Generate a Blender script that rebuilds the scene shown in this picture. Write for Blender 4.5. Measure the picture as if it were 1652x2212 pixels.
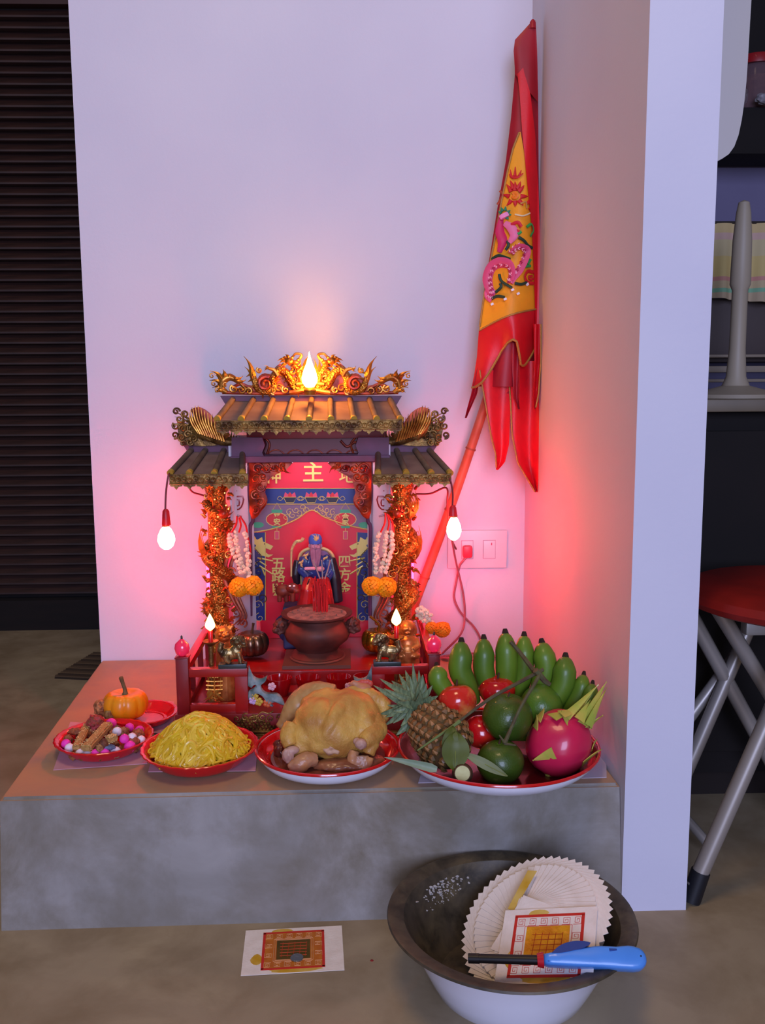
import bpy, bmesh, math, random
from mathutils import Vector, Matrix, noise as mnoise
sc = bpy.context.scene
for o in list(bpy.data.objects): bpy.data.objects.remove(o)
PI = math.pi
# ---------------------------------------------------------------- camera
FPX = 2000.0; CAMP = Vector((0, -1.80, 0.72))
_th, _ps, _ro = math.radians(8.0), math.radians(1.8), 0.0062
_F = Vector((math.sin(_ps)*math.cos(_th), math.cos(_ps)*math.cos(_th), -math.sin(_th)))
_r = Vector((math.cos(_ps), -math.sin(_ps), 0)); _u = _r.cross(_F)
_R = _r*math.cos(_ro) - _u*math.sin(_ro); _U = _u*math.cos(_ro) + _r*math.sin(_ro)
cd = bpy.data.cameras.new('camera'); cam = bpy.data.objects.new('camera', cd)
cd.sensor_fit = 'HORIZONTAL'; cd.sensor_width = 36; cd.lens = FPX/1652*36; cd.clip_start = .05
cam.matrix_world = Matrix(((_R.x, _U.x, -_F.x, CAMP.x), (_R.y, _U.y, -_F.y, CAMP.y), (_R.z, _U.z, -_F.z, CAMP.z), (0, 0, 0, 1)))
sc.collection.objects.link(cam); sc.camera = cam
def _ray(px, py): return _F + _R*((px-826)/FPX) - _U*((py-1106)/FPX)
def ZP(px, py, z):          # measured picture point lying on the horizontal plane z
    d = _ray(px, py); return CAMP + d*((z-CAMP.z)/d.z)
def YP(px, py, y):          # measured picture point lying on the upright plane y
    d = _ray(px, py); return CAMP + d*((y-CAMP.y)/d.y)
def PXM(y): return FPX/((y-CAMP.y)*0.985)      # pixels per metre near plane y
# ---------------------------------------------------------------- world, lights, exposure
w = bpy.data.worlds.new('World'); sc.world = w; w.use_nodes = True
w.node_tree.nodes['Background'].inputs[0].default_value = (0.95, 0.88, 1.0, 1)
w.node_tree.nodes['Background'].inputs[1].default_value = 0.11
def area(name, loc, target, sx, sy, power, col):
    l = bpy.data.lights.new(name, 'AREA'); l.shape = 'RECTANGLE'; l.size = sx; l.size_y = sy; l.energy = power; l.color = col
    o = bpy.data.objects.new(name, l); o.location = loc
    o.rotation_euler = (Vector(target)-Vector(loc)).to_track_quat('-Z', 'Y').to_euler(); sc.collection.objects.link(o)
area('daylight_from_doorway', (0.15, -4.8, 1.5), (0, 0, 0.8), 1.7, 1.9, 152, (0.54, 0.62, 1.0))
area('ceiling_light', (-0.25, -1.3, 2.6), (-0.35, -0.7, 0.0), .6, .6, 14, (1.0, 0.68, 0.38))
sc.view_settings.view_transform = 'Standard'; sc.view_settings.look = 'None'
sc.view_settings.exposure = 0.0; sc.view_settings.gamma = 1.0; sc.view_settings.use_curve_mapping = False
# ---------------------------------------------------------------- materials
def lin(h):
    if isinstance(h, str):
        h = h.lstrip('#'); c = [int(h[i:i+2], 16)/255 for i in (0, 2, 4)]
        return tuple(((x/12.92) if x <= .04045 else ((x+.055)/1.055)**2.4) for x in c)+(1,)
    return tuple(h)+(1,) if len(h) == 3 else h
_mats = {}
def mat(name, col, rough=.5, metal=0, col2=None, scale=20, bump=0, bscale=60, emit=0, trans=0, coat=0, sss=0, stretch=None, detail=4, lo=.35, hi=.65, ior=1.45, bdist=.001, alpha=1, wave=None, ecol=None):
    if name in _mats: return _mats[name]
    m = bpy.data.materials.new(name); m.use_nodes = True; n = m.node_tree.nodes; L = m.node_tree.links
    b = n['Principled BSDF']; b.inputs['Base Color'].default_value = lin(col); b.inputs['Roughness'].default_value = rough
    b.inputs['Metallic'].default_value = metal; b.inputs['IOR'].default_value = ior
    if trans: b.inputs['Transmission Weight'].default_value = trans
    if coat: b.inputs['Coat Weight'].default_value = coat; b.inputs['Coat Roughness'].default_value = .08
    if sss: b.inputs['Subsurface Weight'].default_value = sss; b.inputs['Subsurface Scale'].default_value = .01
    if emit: b.inputs['Emission Color'].default_value = lin(ecol or col); b.inputs['Emission Strength'].default_value = emit
    if alpha < 1: b.inputs['Alpha'].default_value = alpha
    tc = n.new('ShaderNodeTexCoord'); mp = n.new('ShaderNodeMapping'); L.new(tc.outputs['Object'], mp.inputs[0])
    if stretch: mp.inputs['Scale'].default_value = stretch
    if col2:
        nz = n.new('ShaderNodeTexNoise'); nz.inputs['Scale'].default_value = scale; nz.inputs['Detail'].default_value = detail
        L.new(mp.outputs[0], nz.inputs['Vector'])
        cr = n.new('ShaderNodeValToRGB'); e = cr.color_ramp.elements
        e[0].position = lo; e[0].color = lin(col); e[1].position = hi; e[1].color = lin(col2)
        L.new(nz.outputs['Fac'], cr.inputs[0]); L.new(cr.outputs[0], b.inputs['Base Color'])
        if emit and not ecol: L.new(cr.outputs[0], b.inputs['Emission Color'])
    if bump:
        nb = n.new('ShaderNodeTexNoise'); nb.inputs['Scale'].default_value = bscale; nb.inputs['Detail'].default_value = 5
        L.new(mp.outputs[0], nb.inputs['Vector']); bp = n.new('ShaderNodeBump'); bp.inputs['Strength'].default_value = bump
        bp.inputs['Distance'].default_value = bdist; L.new(nb.outputs['Fac'], bp.inputs['Height']); L.new(bp.outputs[0], b.inputs['Normal'])
    _mats[name] = m; return m
def mottled(name, cols, scales, rough=.7, bump=.2, bscale=80, bdist=.001):   # concrete-like: several noise layers blended
    m = bpy.data.materials.new(name); m.use_nodes = True; n = m.node_tree.nodes; L = m.node_tree.links
    b = n['Principled BSDF']; b.inputs['Roughness'].default_value = rough
    tc = n.new('ShaderNodeTexCoord'); prev = None
    for i, (c, s) in enumerate(zip(cols[1:], scales)):
        nz = n.new('ShaderNodeTexNoise'); nz.inputs['Scale'].default_value = s; nz.inputs['Detail'].default_value = 8; nz.inputs['Roughness'].default_value = .62
        nz.inputs['Distortion'].default_value = 1.2 if i == 0 else .3
        L.new(tc.outputs['Object'], nz.inputs['Vector'])
        cr = n.new('ShaderNodeValToRGB'); cr.color_ramp.elements[0].position = .42; cr.color_ramp.elements[1].position = .66
        L.new(nz.outputs['Fac'], cr.inputs[0])
        mx = n.new('ShaderNodeMix'); mx.data_type = 'RGBA'; L.new(cr.outputs[0], mx.inputs[0])
        if prev is None: mx.inputs[6].default_value = lin(cols[0])
        else: L.new(prev, mx.inputs[6])
        mx.inputs[7].default_value = lin(c); prev = mx.outputs[2]
    L.new(prev, b.inputs['Base Color'])
    nb = n.new('ShaderNodeTexNoise'); nb.inputs['Scale'].default_value = bscale; nb.inputs['Detail'].default_value = 6
    L.new(tc.outputs['Object'], nb.inputs['Vector']); bp = n.new('ShaderNodeBump'); bp.inputs['Strength'].default_value = bump
    bp.inputs['Distance'].default_value = bdist; L.new(nb.outputs['Fac'], bp.inputs['Height']); L.new(bp.outputs[0], b.inputs['Normal'])
    return m
# ---------------------------------------------------------------- mesh builder
def RX(a): return Matrix.Rotation(a, 4, 'X')
def RY(a): return Matrix.Rotation(a, 4, 'Y')
def RZ(a): return Matrix.Rotation(a, 4, 'Z')
def T(*a): return Matrix.Translation(Vector(a[0]) if len(a) == 1 else Vector(a))
def S(x, y=None, z=None): return Matrix.Diagonal((x, x if y is None else y, x if z is None else z, 1))
def align(d): return Vector(d).to_track_quat('Z', 'Y').to_matrix().to_4x4()
class MB:
    def __init__(s): s.v = []; s.f = []; s.mi = []; s.m = 0; s.mats = []
    def use(s, m):
        if m not in s.mats: s.mats.append(m)
        s.m = s.mats.index(m); return s
    def add(s, vs, fs, M=None):
        k = len(s.v)
        s.v += [(M @ Vector(p)) if M is not None else Vector(p) for p in vs]
        for f in fs: s.f.append([k+i for i in f]); s.mi.append(s.m)
        return s
    def box(s, c, d, M=None, bev=0):
        x, y, z = d[0]/2, d[1]/2, d[2]/2; c = Vector(c)
        if bev:
            b = min(bev, x*.9, y*.9, z*.9); vs = []
            bm = bmesh.new(); bmesh.ops.create_cube(bm, size=1, matrix=S(d[0], d[1], d[2]))
            bmesh.ops.bevel(bm, geom=bm.edges[:], offset=b, segments=2, affect='EDGES', profile=.6)
            s.bm(bm, (M if M is not None else Matrix()) @ T(c)); return s
        vs = [c+Vector((i*x, j*y, k*z)) for i in (-1, 1) for j in (-1, 1) for k in (-1, 1)]
        return s.add(vs, [(0, 1, 3, 2), (4, 6, 7, 5), (0, 4, 5, 1), (2, 3, 7, 6), (0, 2, 6, 4), (1, 5, 7, 3)], M)
    def bm(s, bm, M=None):
        bm.verts.index_update()
        s.add([v.co.copy() for v in bm.verts], [[v.index for v in f.verts] for f in bm.faces], M); bm.free(); return s
    def lathe(s, prof, c=(0, 0, 0), seg=32, M=None, rf=None, ell=1, cap=True):
        vs = []; fs = []; n = len(prof)
        for j in range(seg):
            a = 2*PI*j/seg
            for r, z in prof:
                q = r*(rf(a, z) if rf else 1); vs.append((c[0]+q*math.cos(a), c[1]+q*math.sin(a)*ell, c[2]+z))
        for j in range(seg):
            k = (j+1) % seg
            for i in range(n-1): fs.append((j*n+i, k*n+i, k*n+i+1, j*n+i+1))
        if cap and prof[0][0] > 1e-5: fs.append([j*n for j in range(seg)][::-1])
        if cap and prof[-1][0] > 1e-5: fs.append([j*n+n-1 for j in range(seg)])
        return s.add(vs, fs, M)
    def tube(s, pts, rad, seg=8, M=None, flat=1, up=None, cap=True, closed=False):
        P = [Vector(p) for p in pts]; n = len(P); rr = rad if isinstance(rad, (list, tuple)) else [rad]*n
        if len(rr) != n: rr = [lerpl(rr, i/(n-1)) for i in range(n)]
        vs = []; fs = []; prev = None
        for i in range(n):
            t = (P[(i+1) % n]-P[i-1]) if (closed or 0 < i < n-1) else (P[1]-P[0] if i == 0 else P[-1]-P[-2])
            t = t.normalized() if t.length > 1e-9 else Vector((0, 0, 1))
            if prev is None:
                a = Vector(up) if up else (Vector((0, 0, 1)) if abs(t.z) < .9 else Vector((1, 0, 0)))
            else: a = prev
            a = (a - t*a.dot(t)); a = a.normalized() if a.length > 1e-6 else t.orthogonal().normalized()
            prev = a; b = t.cross(a)
            for j in range(seg):
                q = 2*PI*j/seg; vs.append(P[i]+(a*math.cos(q)*flat+b*math.sin(q))*rr[i])
        for i in range(n if closed else n-1):
            k = (i+1) % n
            for j in range(seg): fs.append((i*seg+j, i*seg+(j+1) % seg, k*seg+(j+1) % seg, k*seg+j))
        if cap and not closed: fs.append(list(range(seg))[::-1]); fs.append([(n-1)*seg+j for j in range(seg)])
        return s.add(vs, fs, M)
    def prism(s, out, d, M=None, taper=0):      # outline in local XY, thickness along Z from 0 to d
        n = len(out)
        if sum(out[i][0]*out[(i+1) % n][1]-out[(i+1) % n][0]*out[i][1] for i in range(n)) < 0: out = out[::-1]
        cx = sum(p[0] for p in out)/n; cy = sum(p[1] for p in out)/n
        vs = [(p[0], p[1], 0) for p in out]+[(cx+(p[0]-cx)*(1-taper), cy+(p[1]-cy)*(1-taper), d) for p in out]
        fs = [[i for i in range(n)][::-1], [n+i for i in range(n)]]+[(i, (i+1) % n, n+(i+1) % n, n+i) for i in range(n)]
        return s.add(vs, fs, M)
    def blob(s, c, r, M=None, sub=2, nz=0, nf=30, seed=0):
        r = r if isinstance(r, (tuple, list)) else (r, r, r)
        bm = bmesh.new(); bmesh.ops.create_icosphere(bm, subdivisions=sub, radius=1)
        for v in bm.verts:
            k = 1+(nz*mnoise.noise(Vector((v.co.x*nf*.1+seed*3.1, v.co.y*nf*.1+seed, v.co.z*nf*.1))) if nz else 0)
            v.co = Vector((v.co.x*r[0]*k, v.co.y*r[1]*k, v.co.z*r[2]*k))
        return s.bm(bm, T(c) @ M if M is not None else T(c))
    def grid(s, fn, nu, nv, th=0):
        vs = [Vector(fn(i/nu, j/nv)) for i in range(nu+1) for j in range(nv+1)]; W = nv+1
        fs = [(i*W+j, (i+1)*W+j, (i+1)*W+j+1, i*W+j+1) for i in range(nu) for j in range(nv)]
        if th:
            N = []
            for i in range(nu+1):
                for j in range(nv+1):
                    a = vs[min(i+1, nu)*W+j]-vs[max(i-1, 0)*W+j]; b = vs[i*W+min(j+1, nv)]-vs[i*W+max(j-1, 0)]
                    q = a.cross(b); N.append(q.normalized() if q.length > 1e-12 else Vector((0, 0, 1)))
            k = len(vs); vs = vs+[v+q*th for v, q in zip(vs, N)]
            fs = [f[::-1] for f in fs]+[tuple(k+i for i in f) for f in fs]
            bd = [i*W for i in range(nu)]+[nu*W+j for j in range(nv)]+[i*W+nv for i in range(nu, 0, -1)]+[j for j in range(nv, 0, -1)]
            for q in range(len(bd)): a, b = bd[q], bd[(q+1) % len(bd)]; fs.append((a, b, k+b, k+a))
        return s.add(vs, fs)
    def build(s, name, parent=None, m=None, smooth=True, loc=None, ang=40):
        if m is not None and not s.mats: s.mats = [m]
        o0 = Vector(loc) if loc is not None else (root_of(parent) if parent else Vector((0, 0, 0)))
        me = bpy.data.meshes.new(name); me.from_pydata([tuple(v-o0) for v in s.v], [], s.f)
        for q in (s.mats or [m]): me.materials.append(q)
        me.polygons.foreach_set('material_index', s.mi)
        bm = bmesh.new(); bm.from_mesh(me); bmesh.ops.recalc_face_normals(bm, faces=bm.faces); bm.to_mesh(me); bm.free()
        if smooth:
            me.polygons.foreach_set('use_smooth', [True]*len(me.polygons))
            try: me.set_sharp_from_angle(angle=math.radians(ang))
            except Exception: pass
        o = bpy.data.objects.new(name, me); sc.collection.objects.link(o)
        if parent: o.parent = parent; o['_r'] = list(o0)
        else: o.location = o0; o['_r'] = list(o0)
        return o
def root_of(p): return Vector(p['_r'])
def lerpl(l, t):
    t = max(0, min(1, t))*(len(l)-1); i = min(int(t), len(l)-2); return l[i]+(l[i+1]-l[i])*(t-i)
def thing(name, loc, label, cat, group=None):
    o = bpy.data.objects.new(name, None); sc.collection.objects.link(o); o.location = loc; o['_r'] = list(loc); o.empty_display_size = .02
    return tag(o, label, cat, group)
def tag(o, label, cat, group=None):
    o['label'] = label; o['category'] = cat
    if group: o['group'] = group
    return o
def struct(o): o['kind'] = 'structure'; return o
def bez(pts, n=8):      # Catmull-Rom through points
    P = [Vector(p) for p in pts]; P = [P[0]*2-P[1]]+P+[P[-1]*2-P[-2]]; out = []
    for i in range(1, len(P)-2):
        for k in range(n):
            t = k/n; a, b, c, d = P[i-1:i+3]
            out.append(.5*((2*b)+(c-a)*t+(2*a-5*b+4*c-d)*t*t+(3*b-a-3*c+d)*t**3))
    out.append(P[-2]); return out
def bez2(pts, n=5): return [(p.x, p.y) for p in bez([(a, b, 0) for a, b in pts]+[(pts[0][0], pts[0][1], 0)], n)[:-1]]
def spiral(c, r0, r1, a0, turns, n=20, pl='xz', y=0):
    out = []
    for i in range(n+1):
        t = i/n; r = r0+(r1-r0)*t; a = a0+turns*2*PI*t
        out.append(Vector((c[0]+r*math.cos(a), y, c[1]+r*math.sin(a))))
    return out
XZ = Matrix(((1, 0, 0, 0), (0, 0, -1, 0), (0, 1, 0, 0), (0, 0, 0, 1)))    # local XY outline -> world XZ, thickness towards the viewer (-Y)
def glyph(mb, txt, size, depth, M, bold=.0):
    cu = bpy.data.curves.new('g', 'FONT'); cu.body = txt; cu.size = size; cu.extrude = depth/2; cu.offset = bold; cu.align_x = 'CENTER'; cu.align_y = 'CENTER'; cu.resolution_u = 2
    ob = bpy.data.objects.new('g', cu); sc.collection.objects.link(ob); bpy.context.view_layer.update()
    me = bpy.data.meshes.new_from_object(ob.evaluated_get(bpy.context.evaluated_depsgraph_get()))
    mb.add([v.co.copy() for v in me.vertices], [list(p.vertices) for p in me.polygons], M)
    bpy.data.objects.remove(ob); bpy.data.curves.remove(cu); bpy.data.meshes.remove(me)
rnd = random.Random(7)
# ================================================================ structure
PZ = 0.175            # top of the concrete step
M_wall = mat('painted_plaster', '#d2d0de', .75, col2='#cccada', scale=3, bump=.25, bscale=140)
M_conc = mottled('polished_concrete_step', ['#85807a', '#a8a3a0', '#6c6250'], [3.0, 6], .55, .25, 60)
M_floor = mottled('cement_floor', ['#9c8b70', '#ab9a7a', '#8a785c'], [2.2, 9], .5, .15, 90)
M_dark = mat('dark_stained_wood', '#150a07', .9, col2='#0e0605', scale=8, stretch=(1, 1, 8))
f = MB().box((0, -.5, -.05), (9, 9, .1)).build('floor', m=M_floor); struct(f)
# back wall of the niche, the projecting side wall whose end reads as a white pillar
struct(MB().box((-.0215, .06, 1.3), (.967, .12, 2.6)).build('wall_back', m=M_wall))
sw = MB(); out = [(.3375, 0.001), (.36, -.632), (.4495, -.632), (.462, 0.001)]
sw.prism(out, 2.6); struct(sw.build('wall_right', m=M_wall, smooth=False))
st = MB(); tp = [(-.505, 0), (.3378, 0), (.3585, -.612), (-.474, -.618)]; bt = [(-.505, 0), (.3378, 0), (.3598, -.634), (-.474, -.642)]
vs = [(x, y, 0) for x, y in bt]+[(x, y, PZ) for x, y in tp]
bmq = bmesh.new(); V = [bmq.verts.new(v) for v in vs]
for q in ((0, 3, 2, 1), (4, 5, 6, 7), (0, 1, 5, 4), (1, 2, 6, 5), (2, 3, 7, 6), (3, 0, 4, 7)): bmq.faces.new([V[i] for i in q])
bmesh.ops.bevel(bmq, geom=[e for e in bmq.edges if e.verts[0].co.z > .1 and e.verts[1].co.z > .1], offset=.004, segments=3, affect='EDGES')
M_ctop = mottled('warm_glow_step_top', ['#ab8a6c', '#8f8078', '#b8906a'], [2.6, 7], .6, .25, 60)  # warm bulb glow on the step top is put into its tan colour
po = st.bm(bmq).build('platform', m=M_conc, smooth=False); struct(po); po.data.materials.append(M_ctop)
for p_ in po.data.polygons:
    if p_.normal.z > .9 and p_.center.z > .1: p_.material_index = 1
# left: louvred shutter
M_slat = mat('dark_shutter', '#38201a', .6, col2='#281612', scale=12, stretch=(1, 6, 6))
sh = MB().box((-1.2, .955, 1.3), (1.9, .03, 2.6)).box((-1.2, .915, .045), (1.9, .05, .09)).build('wall_left', m=M_dark, smooth=False); struct(sh)
sm = MB().prism([(0, 0), (.026, .004), (.026, .009), (.004, .030), (0, .030)], 1.5, M=T(-1.85, 0, 0) @ Matrix(((0, 0, 1, 0), (-1, 0, 0, 0), (0, 1, 0, 0), (0, 0, 0, 1)))).build('slat', sh, M_slat, smooth=False)
sm.location = (0, .94, .10)
nsl = 56
for k in range(1, nsl):
    c = sm.copy(); sc.collection.objects.link(c); c.parent = sh; c.location = (0, .94, .10+.0292*k)
M_head = mat('shutter_head', '#3a1f1a', .5)
MB().box((-1.1, .93, .10+.0292*nsl+.05), (1.5, .05, .09)).build('head_rail', sh, M_head)
# right: kitchen wall behind the counter
M_kw = mat('dim_kitchen_wall', '#6c6580', .9, col2='#625b74', scale=4)
struct(MB().box((1.341, .08, 1.3), (1.75, .05, 2.6)).build('wall_kitchen', m=M_kw))
# ================================================================ shrine
def vor(name, col, scale, rough=.35, metal=.8, strength=.6, dist=.003, col2=None, stretch=None, coat=0):
    m = mat(name, col, rough, metal, col2=col2, scale=25, stretch=None, coat=coat); n = m.node_tree.nodes; L = m.node_tree.links
    v = n.new('ShaderNodeTexVoronoi'); v.inputs['Scale'].default_value = scale; mp = [q for q in n if q.bl_idname == 'ShaderNodeMapping'][0]
    m2 = n.new('ShaderNodeMapping'); L.new([q for q in n if q.bl_idname == 'ShaderNodeTexCoord'][0].outputs['Object'], m2.inputs[0])
    if stretch: m2.inputs['Scale'].default_value = stretch
    L.new(m2.outputs[0], v.inputs['Vector']); bp = n.new('ShaderNodeBump'); bp.invert = True; bp.inputs['Strength'].default_value = strength; bp.inputs['Distance'].default_value = dist
    L.new(v.outputs['Distance'], bp.inputs['Height']); L.new(bp.outputs[0], n['Principled BSDF'].inputs['Normal']); return m
M_gold = mat('carved_gold', '#c78a3a', .33, .75, col2='#7a3a12', scale=45, lo=.4, hi=.7, bump=.3, bscale=200)
M_goldsc = vor('gold_scales', '#d0923c', 260, col2='#8a4216', strength=.8)
M_dgold = mat('antique_gold', '#9a7338', .42, .6, col2='#4a2d14', scale=60, bump=.5, bscale=260, bdist=.002)
M_redgold = mat('red_gold_carving', '#b5471c', .4, .4, col2='#6b1209', scale=50, bump=.3, bscale=220)
M_red = mat('red_lacquer', '#a01414', .35, coat=.3, col2='#8a0f10', scale=15)
M_dred = mat('deep_red_lacquer', '#7d0d12', .4, coat=.2)
M_purple = mat('plum_paint', '#6a3050', .5, col2='#57253f', scale=20)
M_tile = mat('dusty_roof_tile', '#7a6258', .75, col2='#6b5148', scale=30, bump=.2)
M_rib = mat('roof_rib', '#5b4538', .7, col2='#6e5a48', scale=40)
M_ribend = mat('gilt_rib_end', '#b09035', .5, .3)
M_white = mat('white_enamel_paint', '#d9d2dc', .3, coat=.4)
M_pinkw = mat('pale_pink_side', '#c9aeb9', .45)
def PP(pts, y): return [YP(a, b, y) for a, b in pts]
def mir(pts, ax=670): return [(2*ax-a, b) for a, b in pts]
def plate(mb, pts, y, th=.006, bulge=0, n=0):   # outline on an upright plane, thickness behind, optional raised face
    P = PP(bez2(pts, n) if n else pts, y); k = len(P); c = sum(P, Vector())/k
    Bk = [p+Vector((0, th, 0)) for p in P]; Fr = [c+(p-c)*.78+Vector((0, -bulge, 0)) for p in P] if bulge else None
    vs = Bk+P; fs = [[i for i in range(k)]]+[(i, (i+1) % k, k+(i+1) % k, k+i) for i in range(k)]
    if bulge: vs = vs+Fr; fs += [(k+i, k+(i+1) % k, 2*k+(i+1) % k, 2*k+i) for i in range(k)]+[[2*k+i for i in range(k)]]
    else: fs += [[k+i for i in range(k)]]
    mb.add(vs, fs)
def ptube(mb, pts, y, r, seg=7, n=6, yo=0, flat=1):     # tube through measured points on plane y (r in metres, list tapers)
    P = bez([(*YP(a, b, y),) for a, b in pts], n); mb.tube(P, r, seg=seg, flat=flat)
    return P
def flame(mb, a, b, y, w, th=.004, bend=.2, n=5):    # pointed leaf / flame blade from a to b (pixels)
    A = YP(*a, y); B = YP(*b, y); d = B-A; s = Vector((d.z, 0, -d.x))*bend
    pts = [A+d*t+s*math.sin(t*PI) for t in [i/n for i in range(n+1)]]
    mb.tube(pts, [w*(.35+.9*math.sin(min(1, t*1.15+.12)*PI))*(1-t)**.5+.0003 for t in [i/n for i in range(n+1)]], seg=6, flat=1, up=(0, 1, 0))
def scroll(mb, c, r, y, a0=0, turns=1.3, w=.0025, hand=1):
    C = YP(*c, y); k = 1/PXM(y)
    P = [C+Vector((math.cos(a0+hand*t*turns*2*PI), 0, math.sin(a0+hand*t*turns*2*PI)))*r*k*(1-.8*t)+Vector((0, -.003*t, 0)) for t in [i/18 for i in range(19)]]
    mb.tube(P, [w*(1-.3*i/18) for i in range(19)], seg=6)
SH = thing('spirit_house', YP(670, 1560, -.25).xy.to_3d()+Vector((0, 0, PZ)), 'red and gold household earth-god shrine with carved roof and dragon columns on concrete step', 'shrine')
def xz(px, py, y): return YP(px, py, y)
# ---- base and floor
FY = -.42; BY = -.035
bl = YP(378, 1560, FY).x; br = YP(958, 1560, FY).x; z0 = PZ; z1 = .213; zf = .237
mb = MB().box(((bl+br)/2, (FY+BY)/2, (z0+z1)/2+.0005), (br-bl, BY-FY, z1-z0), bev=.002)
mb.build('base', SH, M_dred)
mb = MB().box(((bl+br)/2, (-.283+BY)/2, (z1+zf)/2), (br-bl-.05, BY+.283, zf-z1-.0006), bev=.0015)
mb.build('raised_floor', SH, M_red)
mb = MB(); g = MB()
mb.box(((bl+br)/2, FY-.003, z0+.004), (br-bl, .008, .007), bev=.002)
mb.box((YP(556, 1, FY).x, FY-.006, z0+.0035), (.075, .012, .006), bev=.002)
for k in range(3): mb.tube([YP(500, 1, FY)*1+Vector((0, 0, 0)), YP(612, 1, FY)], .001) if False else None
r2 = random.Random(3)
for row in range(5):
    for k in range(13-row*2):
        px = 505+row*5+k*8.2+r2.uniform(-1, 1); py = 1576-row*6.2+r2.uniform(-1, 1)
        mb.blob(YP(px, py, FY-.002), (.0031, .003, .0031), sub=1)
for a in range(6): scroll(mb, (512+a*18, 1552-(a % 2)*3), 9, FY-.003, a, 1.2, .0012, 1 if a % 2 else -1)
ptube(mb, [(540, 1549), (556, 1545), (566, 1538), (580, 1541), (590, 1536)], FY-.003, .0012)
for t in (1581, 1588): mb.tube([YP(494, t, FY-.004), YP(605, t-1, FY-.004)], .0016, seg=6)
mb.build('gilt_base_relief', SH, M_dgold)
# ---- fence
def zat(py, y=FY+.01): return YP(670, py, y).z
fy = FY+.012; ZR = zat(1440); ZPT = zat(1417); zb = z1-.0005
def fbox(mb, x0, x1, za, zb_, y=fy, d=.012, bev=.001): mb.box(((x0+x1)/2, y, (za+zb_)/2), (abs(x1-x0), d, zb_-za), bev=bev)
X = lambda px: YP(px, 1480, fy).x
for i, (a, b, c, d2) in enumerate(((383, 410, 508, 536), (949, 925, 831, 803))):
    mb = MB(); fbox(mb, X(a), X(b), zb, ZPT, d=.018); mb.box(((X(a)+X(b))/2, fy, ZPT+.0015), (.0215, .0205, .003), bev=.001); mb.build('corner_post', SH, M_dred)
    mb = MB(); fbox(mb, X(b), X(d2), ZR-.013, ZR, d=.014); mb.build('top_rail', SH, M_red)
    mb = MB(); fbox(mb, X(b), X(d2), zb, zat(1517), d=.011); mb.build('bottom_rail', SH, M_red)
    mb = MB(); fbox(mb, X(c), X(d2), zb, ZR-.012, d=.012); mb.build('stile', SH, M_red)
    # side rail running back to the column
    xa = (X(a)+X(b))/2
    mb = MB(); mb.box((xa, (fy-.09)/2-.005+.0, ZR-.006), (.013, abs(fy+.09)-.012, .012), bev=.001); mb.build('side_rail', SH, M_red)
    mb = MB(); mb.box((xa, (fy-.09)/2, zb+.006), (.011, abs(fy+.09)-.02, .012), bev=.001)
    for q in range(3): mb.box((xa, fy+.08*(q+1), (zb+ZR)/2), (.008, .008, ZR-zb-.014))
    mb.build('side_fence', SH, M_dred)
    # gilt character ornament in the opening
    mb = MB(); cx = 463 if i == 0 else 877; yy = fy
    for dy, ww in ((1462, 15), (1471, 18), (1480, 18), (1489, 18), (1497, 14)): ptube(mb, [(cx-ww, dy), (cx, dy+1), (cx+ww, dy)], yy, .0016)
    ptube(mb, [(cx, 1457), (cx, 1500)], yy, .0018); ptube(mb, [(cx-13, 1458), (cx-14, 1490)], yy, .0013); ptube(mb, [(cx+13, 1458), (cx+14, 1490)], yy, .0013)
    for s_ in (-1, 1):
        flame(mb, (cx+s_*3, 1495), (cx+s_*24, 1513), yy, .0035, bend=.1*s_); flame(mb, (cx+s_*8, 1490), (cx+s_*9, 1514), yy, .003)
        scroll(mb, (cx+s_*10, 1460), 7, yy, PI/2, 1, .0013, s_)
    scroll(mb, (cx-4, 1506), 6, yy, 0, 1, .0012); scroll(mb, (cx+5, 1505), 6, yy, PI, 1, .0012)
    mb.build('gilt_character', SH, M_gold)
    # carved corner leaf with blossoms beside the stile
    L1 = [(537, 1438), (543, 1456), (553, 1466), (566, 1467), (577, 1461), (572, 1468), (563, 1475), (564, 1487), (572, 1496), (584, 1499), (598, 1499), (608, 1508), (615, 1524), (604, 1521), (594, 1517), (585, 1520), (590, 1526), (582, 1525), (574, 1514), (566, 1504), (556, 1499), (546, 1500), (539, 1510), (537, 1512), (537, 1494), (545, 1490), (552, 1482), (550, 1474), (541, 1476), (536, 1482)]
    pts = L1 if i == 0 else mir(L1)
    M_leafb = mat('painted_leaf', '#8fa0a0', .5, col2='#3d5a58', scale=60)
    mb = MB().use(M_leafb); plate(mb, pts, fy-.003, .006, bulge=.003, n=2); lf = mb.build('carved_leaf', SH)
    mb = MB().use(mat('pink_blossom_paint', '#d9a0a8', .5)).use(M_leafb)
    fl = [((587, 1483), '#dba9b0'), ((546, 1513), '#c9a6cf'), ((559, 1516), '#c7a63a'), ((549, 1504), '#c7a63a'), ((577, 1519), '#d06030')]
    for (c, col) in fl:
        c = c if i == 0 else mir([c])[0]; mb.use(mat('blossom'+col, col, .5))
        for q in range(5):
            a = q*2*PI/5; mb.blob(YP(c[0]+5*math.cos(a), c[1]+5*math.sin(a), fy-.004), (.0036, .0025, .0036), sub=1)
        mb.blob(YP(*c, fy-.007), .002, sub=1)
    mb.build('carved_blossom', SH)
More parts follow.
